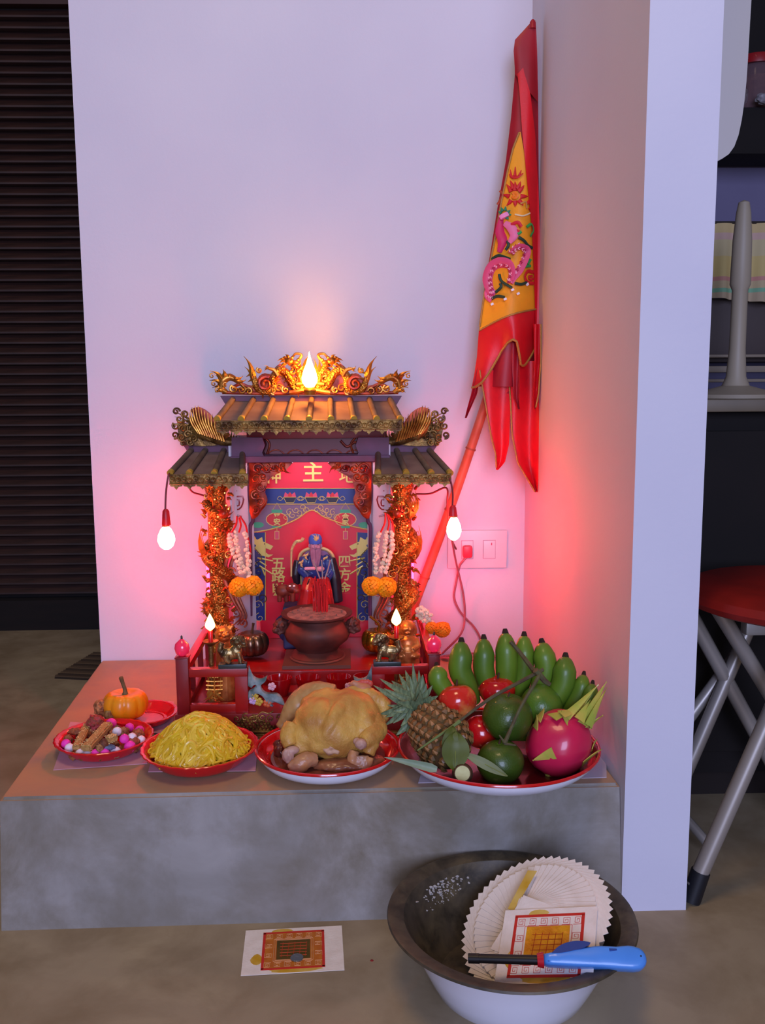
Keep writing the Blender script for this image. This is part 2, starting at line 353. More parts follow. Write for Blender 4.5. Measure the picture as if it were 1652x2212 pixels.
# ---- back panel with printed picture (flat print)
PY = -.078
xl, xr = YP(528, 1, PY).x, YP(815, 1, PY).x; ztop = YP(670, 940, PY).z
M_post = mat('poster_red', '#d0102c', .3, coat=.15)
mb = MB().box(((xl+xr)/2, PY+.006, (zf+ztop)/2), (xr-xl, .01, ztop-zf)); bp_ = mb.build('back_panel', SH, M_post, smooth=False)
M_navy = mat('print_navy', '#1c2a6b', .3, coat=.15); M_pg = mat('print_gold', '#d8c060', .3, coat=.3); M_mauve = mat('print_mauve', '#7a5a70', .3, coat=.15)
M_pred = mat('print_red', '#c8101c', .3, coat=.15); M_pgreen = mat('print_green', '#3f9a6a', .3); M_pbrown = mat('print_brown', '#4a3218', .3); M_pdark = mat('print_dark', '#241a22', .3); M_ppink = mat('print_pink', '#d0405a', .3)
pr = MB(); lay = [PY+.0009]
def pfill(m, pts, lv=1, n=0): pr.use(m); plate(pr, pts, PY+.001-.0004*lv, .0004, n=n)
def pline(m, pts, w=.0007, lv=3, n=5): pr.use(m); ptube(pr, pts, PY+.001-.0004*lv, w, seg=4, n=n)
pfill(M_navy, [(530, 1056), (812, 1056), (812, 1088), (530, 1088)], 1)
pline(M_pg, [(530, 1055), (812, 1055)]); pline(M_pg, [(530, 1089), (812, 1089)])
pfill(M_mauve, [(530, 1090), (812, 1090), (812, 1145), (790, 1142), (760, 1135), (735, 1128), (700, 1115), (673, 1102), (640, 1120), (600, 1138), (560, 1148), (530, 1150)], 1)
pline(M_pg, [(530, 1150), (560, 1148), (600, 1139), (640, 1122), (673, 1102), (700, 1117), (735, 1130), (760, 1137), (790, 1143), (812, 1146)], .0011)
for s_ in (0, 1):
    q = (lambda p: p) if s_ == 0 else (lambda p: mir(p, 672))
    pfill(M_navy, q([(530, 1152), (572, 1150), (572, 1340), (530, 1340)]), 1); pline(M_pg, q([(573, 1150), (573, 1340)]), .0008)
    for k in range(9):   # waves and clouds on the side bands
        pr.use(M_pbrown if k % 2 else M_pg); scroll(pr, q([(545+(k*13) % 22, 1222+k*14)])[0], 11, PY+.0002, k, 1.2, .0011 if k % 2 else .0006)
    # dragon
    B = q([(545, 1290), (560, 1262), (545, 1240), (552, 1218), (566, 1205), (556, 1190), (548, 1182)]); pr.use(M_pbrown); P = ptube(pr, B, PY+.0004, [.0022, .006, .007, .006, .0045], seg=8, flat=.12)
    pr.use(M_pg)
    for k, p in enumerate(P[::2]): pr.blob(p+Vector((0, -.001, 0)), (.0022, .0006, .0014), sub=1)
    plate(pr, q([(548, 1162), (556, 1166), (566, 1160), (568, 1170), (578, 1174), (590, 1180), (584, 1188), (574, 1184), (572, 1192), (580, 1198), (590, 1198), (580, 1204), (566, 1200), (558, 1192), (549, 1186), (553, 1178), (545, 1172)]), PY-.0006, .0004)
    for (a, b) in (((556, 1205), (590, 1212)), ((560, 1212), (575, 1222)), ((552, 1164), (545, 1155)), ((560, 1222), (588, 1240)), ((565, 1225), (572, 1243))): pline(M_pg, q([a, b]), .0014, 3, 2)
    pr.use(M_pdark); pr.blob(YP(*q([(571, 1175)])[0], PY-.0012), (.0012, .0004, .0012), sub=1)
    # lantern
    cx = 598; pfill(M_pg, q([(cx+24*math.cos(a*PI/8), 1122+15.5*math.sin(a*PI/8)) for a in range(16)]), 2)
    pfill(M_pred, q([(cx+22.5*math.cos(a*PI/8), 1122+14*math.sin(a*PI/8)) for a in range(16)]), 3)
    pfill(M_pgreen, q([(cx-12, 1101), (cx+12, 1101), (cx+11, 1108), (cx-11, 1108)]), 3); pfill(M_pgreen, q([(cx-10, 1136), (cx+10, 1136), (cx+9, 1141), (cx-9, 1141)]), 3)
    pline(M_pg, q([(cx-9, 1101), (cx, 1086), (cx+9, 1101)]), .0005, 3, 1); pfill(M_pg, q([(cx-5, 1147), (cx+5, 1147), (cx+5, 1165), (cx-5, 1165)]), 3); pfill(M_ppink, q([(cx-4, 1148), (cx+4, 1148), (cx+4, 1164), (cx-4, 1164)]), 4); pline(M_pg, q([(cx, 1141), (cx, 1148)]), .0005, 3, 1)
    pfill(M_pgreen, q([(542+15*math.cos(a*PI/6)*1.0+16, 1134+6*math.sin(a*PI/6)+0*a) for a in range(12)]), 2) if False else pfill(M_pgreen, q([(557+13*math.cos(a*PI/6), 1134+6.5*math.sin(a*PI/6)) for a in range(12)]), 2)
    for k in range(7): pr.use(M_pg); scroll(pr, q([(618+k*7, 1118-k*2.6-(k % 2)*9)])[0], 8, PY+.0002, k, 1.1, .0006)
    # bowls of offerings on the navy band
    for j, bx in enumerate((626, 672) if s_ == 0 else (626,)):
        p_ = q([(bx-14, 1074), (bx+14, 1074), (bx+8, 1086), (bx-8, 1086)]); pfill(M_pdark, p_, 2); pline(M_pg, p_+[p_[0]], .0005, 3, 1)
        for k in (-8, 0, 8): pr.use(M_ppink if k else M_pred); plate(pr, q([(bx+k-5, 1074), (bx+k+5, 1074), (bx+k+4, 1068), (bx+k+k*.3, 1063), (bx+k-4, 1068)]), PY-.0002, .0004)
        for s2 in (-1, 1): pline(M_pg, q([(bx+s2*15, 1077), (bx+s2*22, 1072), (bx+s2*27, 1078), (bx+s2*20, 1081), (bx+s2*15, 1077)]), .0004)
pfill(M_pdark, [(640, 1185), (700, 1185), (705, 1200), (640, 1200)], 1) if False else None
pr.build('printed_picture', bp_, smooth=False)
def char(t, px, py, sz, y=PY-.0012, bold=.0): ch = MB().use(M_pg); glyph(ch, t, sz, .0006, T(YP(px, py, y)) @ RX(PI/2), bold); ch.build('gold_character', bp_, smooth=False)
k_ = 1/PXM(PY)
for t, px, py, s_ in (('神', 590, 1030, 36), ('主', 676, 1023, 46), ('地', 750, 1029, 36), ('五', 601, 1219, 30), ('路', 601, 1246, 30), ('財', 601, 1275, 28), ('四', 744, 1214, 28), ('方', 744, 1243, 28), ('金', 744, 1272, 28), ('平', 598, 1117, 15), ('安', 598, 1128, 15), ('合', 746, 1117, 15), ('家', 746, 1128, 15)):
    char(t, px, py, s_*k_*1.05, bold=.0004)
# ---- side panels, inner frame
for s_ in (0, 1):
    q = (lambda p: p) if s_ == 0 else mir
    mb = MB(); a = YP(*q([(500, 1200)])[0], -.15); b = YP(*q([(546, 1200)])[0], PY-.002)
    w_ = Vector((b.x-a.x, b.y-a.y, 0)); n_ = Vector((w_.y, -w_.x, 0)).normalized()*.004
    zt = YP(670, 960, -.13).z
    mb.add([Vector((a.x, a.y, zf)), Vector((b.x, b.y, zf)), Vector((b.x, b.y, zt)), Vector((a.x, a.y, zt))]+[Vector((a.x, a.y, zf))+n_, Vector((b.x, b.y, zf))+n_, Vector((b.x, b.y, zt))+n_, Vector((a.x, a.y, zt))+n_], [(0, 1, 2, 3), (7, 6, 5, 4), (0, 4, 5, 1), (1, 5, 6, 2), (2, 6, 7, 3), (3, 7, 4, 0)])
    sp = mb.build('side_panel', SH, M_white, smooth=False)
    # dark wavy edging strip in front of the picture
    mb = MB(); ptube(mb, q([(541, 990), (538, 1060), (546, 1120), (540, 1140), (541, 1200), (541, 1330)]), PY-.02, .0036); mb.build('edging_strip', SH, M_purple)
    # red outlined characters on the white panels
    mb = MB(); yy = -.165
    for st_ in ([(496, 1062), (512, 1060)], [(500, 1075), (524, 1072), (524, 1088), (516, 1100), (500, 1098), (500, 1078)], [(508, 1080), (516, 1080), (516, 1092), (508, 1092)], [(494, 1120), (506, 1112), (522, 1116)], [(508, 1112), (510, 1135)]):
        ptube(mb, q(st_), -.135, .0014, n=2)
    mb.build('red_lettering', SH, M_red)
    # column: core, coiled dragon, gilding
    cxp = q([(471, 1200)])[0][0]; cy = -.15; C = YP(cxp, 1200, cy); zt2 = YP(670, 1045, cy).z
    mb = MB(); mb.lathe([(.0235, zf), (.0235, zf+.012), (.018, zf+.018), (.0165, zf+.05), (.0165, zt2-.02), (.021, zt2-.006), (.022, zt2+.004)], (C.x, C.y, 0), 28); col = mb.build('column', SH, M_goldsc)
    mb = MB(); N = 90; P = []; R_ = []
    for k in range(N+1):
        t = k/N; a = t*2.6*2*PI*(1 if s_ else -1)+1; P.append(Vector((C.x+.0205*math.cos(a), C.y+.0205*math.sin(a), zf+.02+(zt2-zf-.05)*t))); R_.append(.0075*(.35+1.1*math.sin(min(1, t*.8+.12)*PI)**.6))
    mb.tube(P, R_, seg=8)
    for k in range(3, N, 2):     # dorsal spikes
        o_ = (P[k]-Vector((C.x, C.y, P[k].z))).normalized(); mb.tube([P[k]+o_*R_[k]*.6, P[k]+o_*(R_[k]+.006)+Vector((0, 0, .003))], [.0026, .0003], seg=5)
    mb.build('coiled_dragon', col, M_goldsc)
    mb = MB(); rr = random.Random(5+s_)
    for k in range(95):
        t = rr.random(); a = rr.uniform(-PI, 0); z = zf+.015+(zt2-zf-.02)*t; r_ = rr.uniform(.018, .026)
        c = Vector((C.x+r_*math.cos(a), C.y+r_*math.sin(a), z)); d = Vector((math.cos(a)*.8, math.sin(a)*.6-.2, rr.uniform(-.8, .9)))*rr.uniform(.006, .013)
        mb.use(M_gold if rr.random() < .68 else M_redgold); mb.tube([c, c+d*.5+Vector((0, 0, .002)), c+d], [.0032, .0026, .0004], seg=6)
    for k in range(14):
        t = rr.random(); px = cxp+rr.uniform(-26, 26); py = 1065+t*300; mb.use(M_gold); scroll(mb, (px, py), rr.uniform(6, 11), cy-.026, rr.uniform(0, 6), 1.2, .0016, rr.choice((-1, 1)))
    # dragon head near mid height, facing inwards
    hx = q([(482, 1110)])[0]; mb.use(M_redgold); mb.blob(YP(*hx, cy-.03), (.009, .008, .008), sub=2, nz=.3)
    for dx, dy in ((12, -14), (4, -18), (-6, -15), (16, -4), (-12, -6)): flame(mb, hx, (hx[0]+(dx if s_ == 0 else -dx)*1.4, hx[1]+dy*1.4), cy-.03, .003)
    mb.build('gilt_carving', col)
    # tail fins flaring outwards at mid height
    mb = MB().use(M_gold)
    for k in range(9): flame(mb, q([(450, 1215-k*3)])[0], q([(436+k*1.5, 1135+k*10)])[0], cy-.012, .0035, bend=.15*(1 if s_ else -1))
    for k in range(7): flame(mb, q([(455, 1120)])[0], q([(444+k*5, 1060+k*3)])[0], cy-.02, .003, bend=.2)
    mb.build('fin', col)
    # tiny fairy light dots
    mb = MB().use(mat('fairy_light', '#ffd070', .4, emit=9, ecol='#ffc050'))
    for k in range(9): mb.blob(YP(cxp+rr.uniform(-27, 27), 1062+k*14+rr.uniform(-5, 5), cy-.033), .0011, sub=1)
    o = mb.build('fairy_light', SH); o['kind'] = 'stuff'
    # lower branch carving at the column's foot (pale bird and tail scrolls)
    mb = MB(); 
    for a, b in ((0, 1), (1, 1.15), (2, .9)):
        ptube(mb, q([(498+a*9, 1180+a*12), (484+a*12, 1240), (500+a*8, 1290), (520+a*6, 1330), (505+a*8, 1350)]), cy-.012+a*.012, [.003, .0045, .003, .002, .001], n=6)
    for k in range(6): scroll(mb, q([(498+(k % 3)*13, 1235+k*22)])[0], 11, cy-.01, k, 1.2, .0017)
    mb.build('scroll_carving', sp, M_gold if False else mat('rose_gold_carving', '#b06a50', .4, .5, col2='#8a3a28', scale=50))
# ---- bracket carvings in the top corners of the niche
for s_ in (0, 1):
    q = (lambda p: p) if s_ == 0 else mir
    mb = MB(); yy = -.145
    out = [(538, 998), (628, 998), (618, 1006), (604, 1014), (590, 1022), (580, 1034), (576, 1050), (572, 1064), (577, 1078), (574, 1092), (564, 1104), (556, 1116), (545, 1121), (541, 1112), (538, 1096)]
    plate(mb, q(out), yy, .006, bulge=.004, n=3)
    for k, (a, b, r_) in enumerate(((556, 1012, 13), (575, 1012, 10), (594, 1010, 9), (610, 1005, 7), (553, 1034, 12), (562, 1052, 11), (552, 1070, 11), (562, 1084, 10), (552, 1100, 9), (568, 1030, 9))):
        scroll(mb, q([(a, b)])[0], r_, yy-.006, k*1.3, 1.3, .0022, (-1)**k)
    for k in range(8): flame(mb, q([(548+k*9, 1008)])[0], q([(552+k*11, 1018+(k % 2)*4)])[0], yy-.006, .0028)
    mb.build('corner_bracket', SH, M_redgold)
# ---- upper frieze, beams
mb = MB(); a = YP(528, 985, -.15); b = YP(812, 985, -.15); z_a = YP(670, 998, -.15).z; z_b = YP(670, 984, -.15).z
mb.box(((a.x+b.x)/2, -.146, (z_a+z_b)/2), (b.x-a.x+.05, .02, z_b-z_a), bev=.001)
for s_ in (0, 1):
    q = (lambda p: p) if s_ == 0 else mir
    P = PP(q([(500, 945), (566, 945), (572, 962), (566, 978), (572, 990), (500, 990)]), -.15); mb.add(P+[p+Vector((0, .07, 0)) for p in P], [(0, 1, 2, 3, 4, 5), (11, 10, 9, 8, 7, 6)]+[(i, (i+1) % 6, 6+(i+1) % 6, 6+i) for i in range(6)])
mb.build('beam', SH, M_purple, smooth=False)
mb = MB(); P = PP([(560, 930), (812-32, 930), (812-32, 992), (560, 992)], -.11); mb.add(P+[p+Vector((0, .01, 0)) for p in P], [(0, 1, 2, 3), (7, 6, 5, 4), (0, 1, 5, 4), (1, 2, 6, 5), (2, 3, 7, 6), (3, 0, 4, 7)]); fz = mb.build('frieze_panel', SH, M_dred, smooth=False)
mb = MB()
for k in range(5): ptube(mb, [(575+k*42, 984), (585+k*42, 975), (596+k*42, 972), (607+k*42, 975), (617+k*42, 984)], -.112, .0012)
for s_ in (0, 1): ptube(mb, [(572, 945), (582, 960), (575, 985)] if s_ == 0 else mir([(572, 945), (582, 960), (575, 985)]), -.114, .002)
ptube(mb, [(735, 952), (750, 965), (768, 955), (780, 975)], -.113, .0025)
mb.build('gilt_line', fz, M_redgold)
# ---- roofs
def roof(top, bot, yb, yf, name, ribs, trim_py, endtilt, lit=None):
    """top/bot: pixel rows (x0,x1,y); yb ridge depth, yf eave depth"""
    A0, A1 = YP(top[0], top[2], yb), YP(top[1], top[2], yb); B0, B1 = YP(bot[0], bot[2], yf), YP(bot[1], bot[2], yf)
    mb = MB(); th = Vector((0, 0, -.005)); n = len(ribs)
    mb.add([A0, A1, B1, B0, A0+th, A1+th, B1+th, B0+th], [(0, 1, 2, 3), (7, 6, 5, 4), (0, 4, 5, 1), (1, 5, 6, 2), (2, 6, 7, 3), (3, 7, 4, 0)])
    rf = mb.build(name, SH, M_tile, smooth=False)
    for ta, tb in ribs:
        a = A0+(A1-A0)*ta; b = B0+(B1-B0)*tb; up = Vector((0, -.001, .003))
        r = MB().tube([a+up, b+up], .0052, seg=12).build('tile_rib', rf, M_rib)
        MB().tube([b+up-(b-a).normalized()*.003, b+up+(b-a).normalized()*.004], .0057, seg=12).build('rib_end', r, M_ribend)
    # eave trim: strip with scallops and beads
    z = trim_py; mb = MB(); t0, t1 = YP(bot[0]-4, z[0], yf-.004), YP(bot[1]+4, z[0], yf-.004); zb2 = YP(670, z[1], yf-.004).z; Lx = t1.x-t0.x
    mb.box(((t0.x+t1.x)/2, yf-.002, (t0.z+zb2)/2), (Lx, .005, t0.z-zb2), bev=.001)
    for zz in (t0.z, zb2): mb.tube([(t0.x, yf-.005, zz), (t1.x, yf-.005, zz)], .0013, seg=6)
    ns = max(3, round(Lx/.022))
    for k in range(ns):
        cx = t0.x+Lx*(k+.5)/ns; w_ = Lx/ns/2
        mb.prism([(cx-w_, zb2+.001), (cx-w_*.85, zb2-.004), (cx-w_*.35, zb2-.005), (cx, zb2-.010), (cx+w_*.35, zb2-.005), (cx+w_*.85, zb2-.004), (cx+w_, zb2+.001)], .004, M=T(0, yf+.001, 0) @ XZ)
    zc = (t0.z+zb2)/2; r_ = (t0.z-zb2)*.3
    for k in range(int(Lx/(r_*2.1))):
        cx = t0.x+r_*1.1+k*r_*2.1; mb.tube([Vector((cx+r_*.8*math.cos(q*PI/4), yf-.0055, zc+r_*.8*math.sin(q*PI/4)+(-1)**k*.0012)) for q in range(8)], .0011, seg=5, closed=True); mb.blob((cx, yf-.006, zc), .0013, sub=1)
    mb.build('gilt_eave_trim', rf, M_dgold)
    for s_, A, B in ((-1, A0, B0), (1, A1, B1)):      # gable board
        if s_ in endtilt: pass
    return rf
roof((503, 842, 866), (470, 864, 908), -.135, -.235, 'upper_roof', [(t, t) for t in (0.0, .13, .255, .38, .5-.0, .62, .745, .87, 1.0)], (910, 927), ())
lr = [(0, 0), (.27, .25), (.62, .58), (.97, .95)]
roof((413, 527, 976), (369, 532, 1024), -.13, -.225, 'side_roof', lr, (1026, 1043), ())
roof((2*670-527, 2*670-413, 976), (2*670-532, 2*670-369, 1024), -.13, -.225, 'side_roof', [(1-a, 1-b) for a, b in lr], (1026, 1043), ())
mb = MB()   # ridge boards (plum), flared ends
plate(mb, [(475, 855), (868, 855), (852, 882), (492, 882)], -.135, .02)
mb.build('ridge_board', SH, M_purple, smooth=False)
for s_ in (0, 1):
    q = (lambda p: p) if s_ == 0 else mir
    mb = MB(); plate(mb, q([(396, 962), (545, 962), (545, 1000), (410, 984)]), -.128, .03); mb.build('ridge_board', SH, M_purple, smooth=False)
# ceiling / back box of the shrine so the roof rests on something
mb = MB(); mb.box(((xl+xr)/2, -.10, ztop+.012), (xr-xl+.02, .07, .03), bev=.001)
zz0 = YP(670, 882, -.12).z; mb.box(((xl+xr)/2, -.10, (ztop+zz0)/2+.01), (xr-xl-.02, .05, zz0-ztop), bev=.001); mb.build('roof_core', SH, M_dred)
# ---- ridge dragons, pearl flames
for s_ in (0, 1):
    q = (lambda p: p) if s_ == 0 else mir
    yy = -.145; mb = MB().use(M_goldsc)
    P = ptube(mb, q([(541, 792), (548, 815), (556, 838), (575, 846), (590, 836), (590, 818), (602, 800), (618, 806), (628, 824), (642, 842), (652, 836), (648, 812), (640, 795), (632, 783)]), yy, [.002, .005, .0065, .007, .007, .007, .0075, .0075, .0075, .007, .006, .0055, .005], seg=9)
    mb.use(M_gold)
    for k in range(4, len(P)-2, 3):
        t = (P[k+1]-P[k-1]).normalized(); n_ = Vector((t.z, 0, -t.x)); mb.tube([P[k]+n_*.005, P[k]+n_*.0125+t*.002], [.0024, .0003], seg=5)
    # head: skull, snout, jaw, horns, mane
    H = q([(625, 780)])[0]; d = 1 if s_ == 0 else -1
    mb.blob(YP(H[0], H[1], yy-.004), (.0085, .007, .0065), sub=2, nz=.2)
    mb.blob(YP(H[0]+d*13, H[1]+2, yy-.005), (.007, .005, .0038), sub=2); mb.blob(YP(H[0]+d*10, H[1]+10, yy-.005), (.006, .004, .0022), sub=2)
    for a, b in (((-4, -6), (-18, -4)), ((-6, 0), (-22, 6)), ((-6, 6), (-20, 16)), ((-2, -7), (-10, -14)), ((16, -2), (22, -9)), ((4, -7), (8, -13)), ((-8, -2), (-26, 0))):
        flame(mb, (H[0]+d*a[0], H[1]+a[1]), (H[0]+d*b[0], H[1]+b[1]), yy-.005, .0027, bend=.2*d)
    mb.use(M_redgold); mb.blob(YP(H[0]+d*4, H[1]-2, yy-.012), .0016, sub=1)
    dr = mb.build('ridge_dragon', SH)
    mb = MB().use(M_gold)   # legs and claws
    for pth in (q([(600, 812), (592, 800), (580, 796)]), q([(640, 830), (655, 828), (662, 820)])):
        ptube(mb, pth, yy-.006, [.004, .0028], n=4)
        e = pth[-1]
        for k in (-1, 0, 1): flame(mb, e, (e[0]+(-9 if pth[0][0] > e[0] else 9), e[1]+k*6), yy-.006, .0014)
    mb.build('dragon_leg', dr)
    mb = MB().use(M_gold)   # tail fin
    for k, (a, b) in enumerate((((545, 815), (526, 769)), ((546, 818), (537, 782)), ((548, 826), (528, 792)), ((546, 822), (543, 790)))): flame(mb, a if s_ == 0 else mir([a])[0], b if s_ == 0 else mir([b])[0], yy, .0045, bend=.12*d)
    mb.build('tail_fin', dr)
    mb = MB().use(M_redgold); scroll(mb, q([(573, 829)])[0], 16, yy-.008, 1, 1.5, .0032); mb.use(M_gold)   # cloud scrolls
    for c, r_, a in (((602, 838), 9, 0), ((616, 842), 8, 2), ((522, 842), 9, 1), ((538, 845), 8, 3), ((505, 840), 9, 2), ((590, 845), 7, 5), ((560, 800), 6, 2)): scroll(mb, q([c])[0], r_, yy-.002, a, 1.3, .0021, (-1)**int(a))
    mb.use(M_redgold); ptube(mb, q([(500, 838), (520, 830), (545, 840)]), yy, .003); ptube(mb, q([(480, 848), (560, 850), (668, 849)]), yy, .003)
    mb.build('cloud_scroll', SH)
    # fish-phoenix finial at the ridge end
    mb = MB().use(M_gold)
    ptube(mb, q([(535, 843), (515, 825), (497, 815), (482, 822), (478, 838), (490, 848)]), yy, [.002, .004, .0065, .008, .0065, .004], seg=9)
    for a, b, w_ in (((482, 822), (453, 801), .004), ((480, 830), (452, 822), .0035), ((480, 838), (458, 838), .003), ((484, 815), (481, 798), .0045), ((492, 815), (497, 806), .0035), ((505, 818), (525, 812), .004), ((510, 822), (532, 820), .0035), ((482, 844), (464, 848), .0035), ((500, 835), (520, 838), .003), ((478, 826), (462, 808), .003)):
        flame(mb, q([a])[0], q([b])[0], yy-.003, w_, bend=.15*d)
    for c in ((458, 812), (462, 829), (470, 843), (486, 832)): scroll(mb, q([c])[0], 6, yy-.006, 1, 1.1, .0014)
    mb.build('ridge_finial', SH)
    # phoenix on the side roof
    yy = -.14; mb = MB().use(M_dgold)
    ptube(mb, q([(520, 950), (500, 955), (480, 952), (462, 945), (448, 935), (436, 925), (425, 915)]), yy, [.002, .006, .009, .010, .008, .005, .004], seg=10)
    hd = q([(420, 908)])[0]; mb.blob(YP(*hd, yy-.003), (.007, .006, .006), sub=2, nz=.2); flame(mb, hd, (hd[0]-d*16, hd[1]+2), yy-.003, .0025)
    ph = mb.build('phoenix', SH)
    mb = MB().use(M_dgold)    # raised wing: layered feathers
    for row in range(3):
        for k in range(8-row):
            a = (440+row*9+k*7.5, 950-row*4-k*1.0); b = (414+k*8.2+row*6, 880+row*14+k*6.0); flame(mb, q([a])[0], q([b])[0], yy-.004-row*.004, .0042, bend=-.16*d)
    for k in range(7): flame(mb, q([(455+k*6, 952-k)])[0], q([(408+k*12, 900-k*3.5 if k < 3 else 884+k*7)])[0], yy-.010, .0042, bend=-.12*d)
    for k in range(6): flame(mb, q([(466+k*6, 950)])[0], q([(418+k*10, 876+abs(k-1)*6)])[0], yy-.001, .0045, bend=-.15*d)
    mb.use(M_redgold); plate(mb, q([(412, 884), (430, 879), (452, 892), (470, 917), (488, 940), (480, 955), (450, 950), (432, 930), (420, 905)]), yy-.001, .004, bulge=.001, n=2); mb.use(M_gold)
    for k in range(11):
        t_ = k/10; a = (428+52*t_, 936+16*t_); b = (408+64*t_**1.3, 890-16*math.sin(min(1, t_*2.2)*PI/2)+50*max(0, t_-.35)); ptube(mb, q([a, ((a[0]+b[0])/2-5, (a[1]+b[1])/2), b]), yy-.0165, [.0016, .0022, .0005], n=5)
        b2 = (a[0]+(b[0]-a[0])*.55, a[1]+(b[1]-a[1])*.55); ptube(mb, q([(a[0]+4, a[1]+2), b2]), yy-.0185, [.0026, .0006], n=4)
    mb.build('wing', ph)
    mb = MB().use(M_dgold)    # tail / crest scroll work out to the left
    for k, (c, r_) in enumerate((((381, 889), 8), ((388, 905), 9), ((380, 920), 8), ((396, 925), 9), ((378, 940), 8), ((392, 945), 9), ((406, 938), 9), ((402, 912), 9), ((412, 926), 8), ((400, 895), 8), ((418, 945), 8), ((410, 955), 7), ((396, 958), 6))): scroll(mb, q([c])[0], r_, yy-.002-.003*(k % 2), k*1.1, 1.3, .0021, (-1)**k)
    for k in range(7): flame(mb, q([(440, 940)])[0], q([(372+k*5, 888+k*12)])[0], yy+.001, .0035, bend=.1*d)
    for k in range(6): flame(mb, q([(485+k*4, 955)])[0], q([(500+k*6, 930+k*4)])[0], yy-.001, .0035, bend=.2*d)
    plate(mb, q([(382, 905), (420, 925), (450, 950), (470, 962), (400, 962), (386, 945)]), yy+.003, .004, n=2)
    mb.build('tail_scroll', ph)
# pierced crest backing behind the dragons
for s_ in (0, 1):
    q = (lambda p: p) if s_ == 0 else mir; mb = MB()
    plate(mb, q([(500, 852), (503, 843), (520, 836), (540, 838), (552, 826), (560, 812), (572, 806), (584, 808), (592, 796), (604, 786), (614, 790), (622, 800), (636, 806), (646, 800), (655, 806), (664, 812), (669, 852)]), -.139, .003, bulge=.001, n=2); mb.build('crest_backing', SH, M_redgold)
# central flaming pearl with bulb
yy = -.15; mb = MB().use(M_gold)
for k in range(15):
    a = PI*(.02+.96*k/14); r_ = 48+8*(k % 2); flame(mb, (669+22*math.cos(a), 822-14*math.sin(a)), (669+r_*math.cos(a)*.72, 822-r_*math.sin(a)*1.05), yy+.012, .0032, bend=.2*(1 if k < 7 else -1))
for s_ in (-1, 1):
    ptube(mb, [(669+s_*10, 850), (669+s_*34, 838), (669+s_*42, 812), (669+s_*30, 785), (669+s_*18, 768), (669+s_*30, 764), (669+s_*40, 775)], yy+.008, [.003, .0035, .003, .0025, .002], n=6)
    for k in range(4): scroll(mb, (669+s_*(28+k*5), 838-k*18), 9, yy+.004, k, 1.2, .0019, s_)
ptube(mb, [(625, 848), (669, 842), (713, 848)], yy, .004)
mb.build('pearl_flames', SH)
def flame_bulb(name, base, h, r, parent, em, col, m=None):
    m = m or mat('glow_'+name, '#ffdca0', .4, emit=em, ecol=col); mb = MB().use(m)
    pr_ = [(0, 0), (r*.55, h*.03), (r*.95, h*.16), (r, h*.28), (r*.8, h*.46), (r*.42, h*.66), (r*.18, h*.83), (0, h)]
    mb.lathe(pr_, base, 20); return mb.build(name, parent)
B0 = YP(669, 838, -.180)
flame_bulb('flame_lamp', B0, .062, .0135, SH, 170, '#ffa040')
MB().use(M_gold).lathe([(.009, -.012), (.011, -.004), (.008, .001)], B0, 16).build('lamp_socket', SH)
# unseen tube lamp added behind the beam to brighten niche; added plate shields frieze
c = YP(671, 990, -.128); MB().use(M_purple).box((c.x, -.119, c.z+.0065), (.19, .034, .002)).build('fill_lamp_shield', SH); MB().use(mat('niche_fill_tube', '#f0e8ff', .4, emit=30, ecol='#f0dcf0')).tube([c+Vector((-.085, 0, 0)), c+Vector((.085, 0, 0))], .0035, seg=8).build('niche_fill_lamp', SH)
# red cylinder lamps hidden behind the two columns (they throw the pink glow on the wall)
M_rlamp = mat('red_lamp_glass', '#ff2040', .4, emit=60, ecol='#ff1438')
for s_, e in ((0, 1), (1, 1)):
    c = YP(455 if s_ == 0 else 884, 1235, -.085); MB().use(M_rlamp).lathe([(0, -.045), (.008, -.04), (.008, .04), (0, .045)], c, 12).build('red_lamp', SH)
    MB().use(M_dred).lathe([(.010, -.053), (.010, -.040), (.008, -.038)], c, 12).box((c.x, c.y+.012, c.z-.046), (.01, .02, .01)).build('lamp_bracket', SH)
# lotus bulbs on the corner posts
for i, a in enumerate((396, 937)):
    c = Vector((X(a), fy, ZPT+.0028)); mb = MB().use(mat('pink_lotus_glass', '#d8365a', .2, trans=.25, coat=.6, emit=.35, ecol='#e02050'))
    mb.lathe([(.004, 0), (.0095, .004), (.0115, .012), (.010, .019), (.0045, .0245), (.0012, .0275), (0, .0275)], c, 20, rf=lambda a_, z: 1+.05*math.cos(6*a_)); lb = mb.build('lotus_bulb', SH)
    MB().use(M_pdark).lathe([(.0018, .0255), (.0016, .031), (0, .033)], c, 8).build('bulb_tip', lb)
# ================================================================ helpers for organic forms
def fused(mb, name, parent, m, voxel=.0015, smooth=2, nz=0, nf=200, loc=None):
    tmp = mb.build('tmp', None, m, loc=Vector((0, 0, 0)))
    md = tmp.modifiers.new('r', 'REMESH'); md.mode = 'VOXEL'; md.voxel_size = voxel
    s_ = tmp.modifiers.new('s', 'SMOOTH'); s_.iterations = smooth; s_.factor = .6
    bpy.context.view_layer.update(); ev = tmp.evaluated_get(bpy.context.evaluated_depsgraph_get()); me = bpy.data.meshes.new_from_object(ev)
    o2 = MB(); vs = [v.co.copy() for v in me.vertices]
    if nz: vs = [v+n_.normal*nz*mnoise.noise(v*nf) for v, n_ in zip(vs, me.vertices)]
    o2.add(vs, [list(p.vertices) for p in me.polygons]); bpy.data.objects.remove(tmp); bpy.data.meshes.remove(me)
    return o2.build(name, parent, m, loc=loc, ang=180)
def anchor(px, py, z): return ZP(px, py, z)
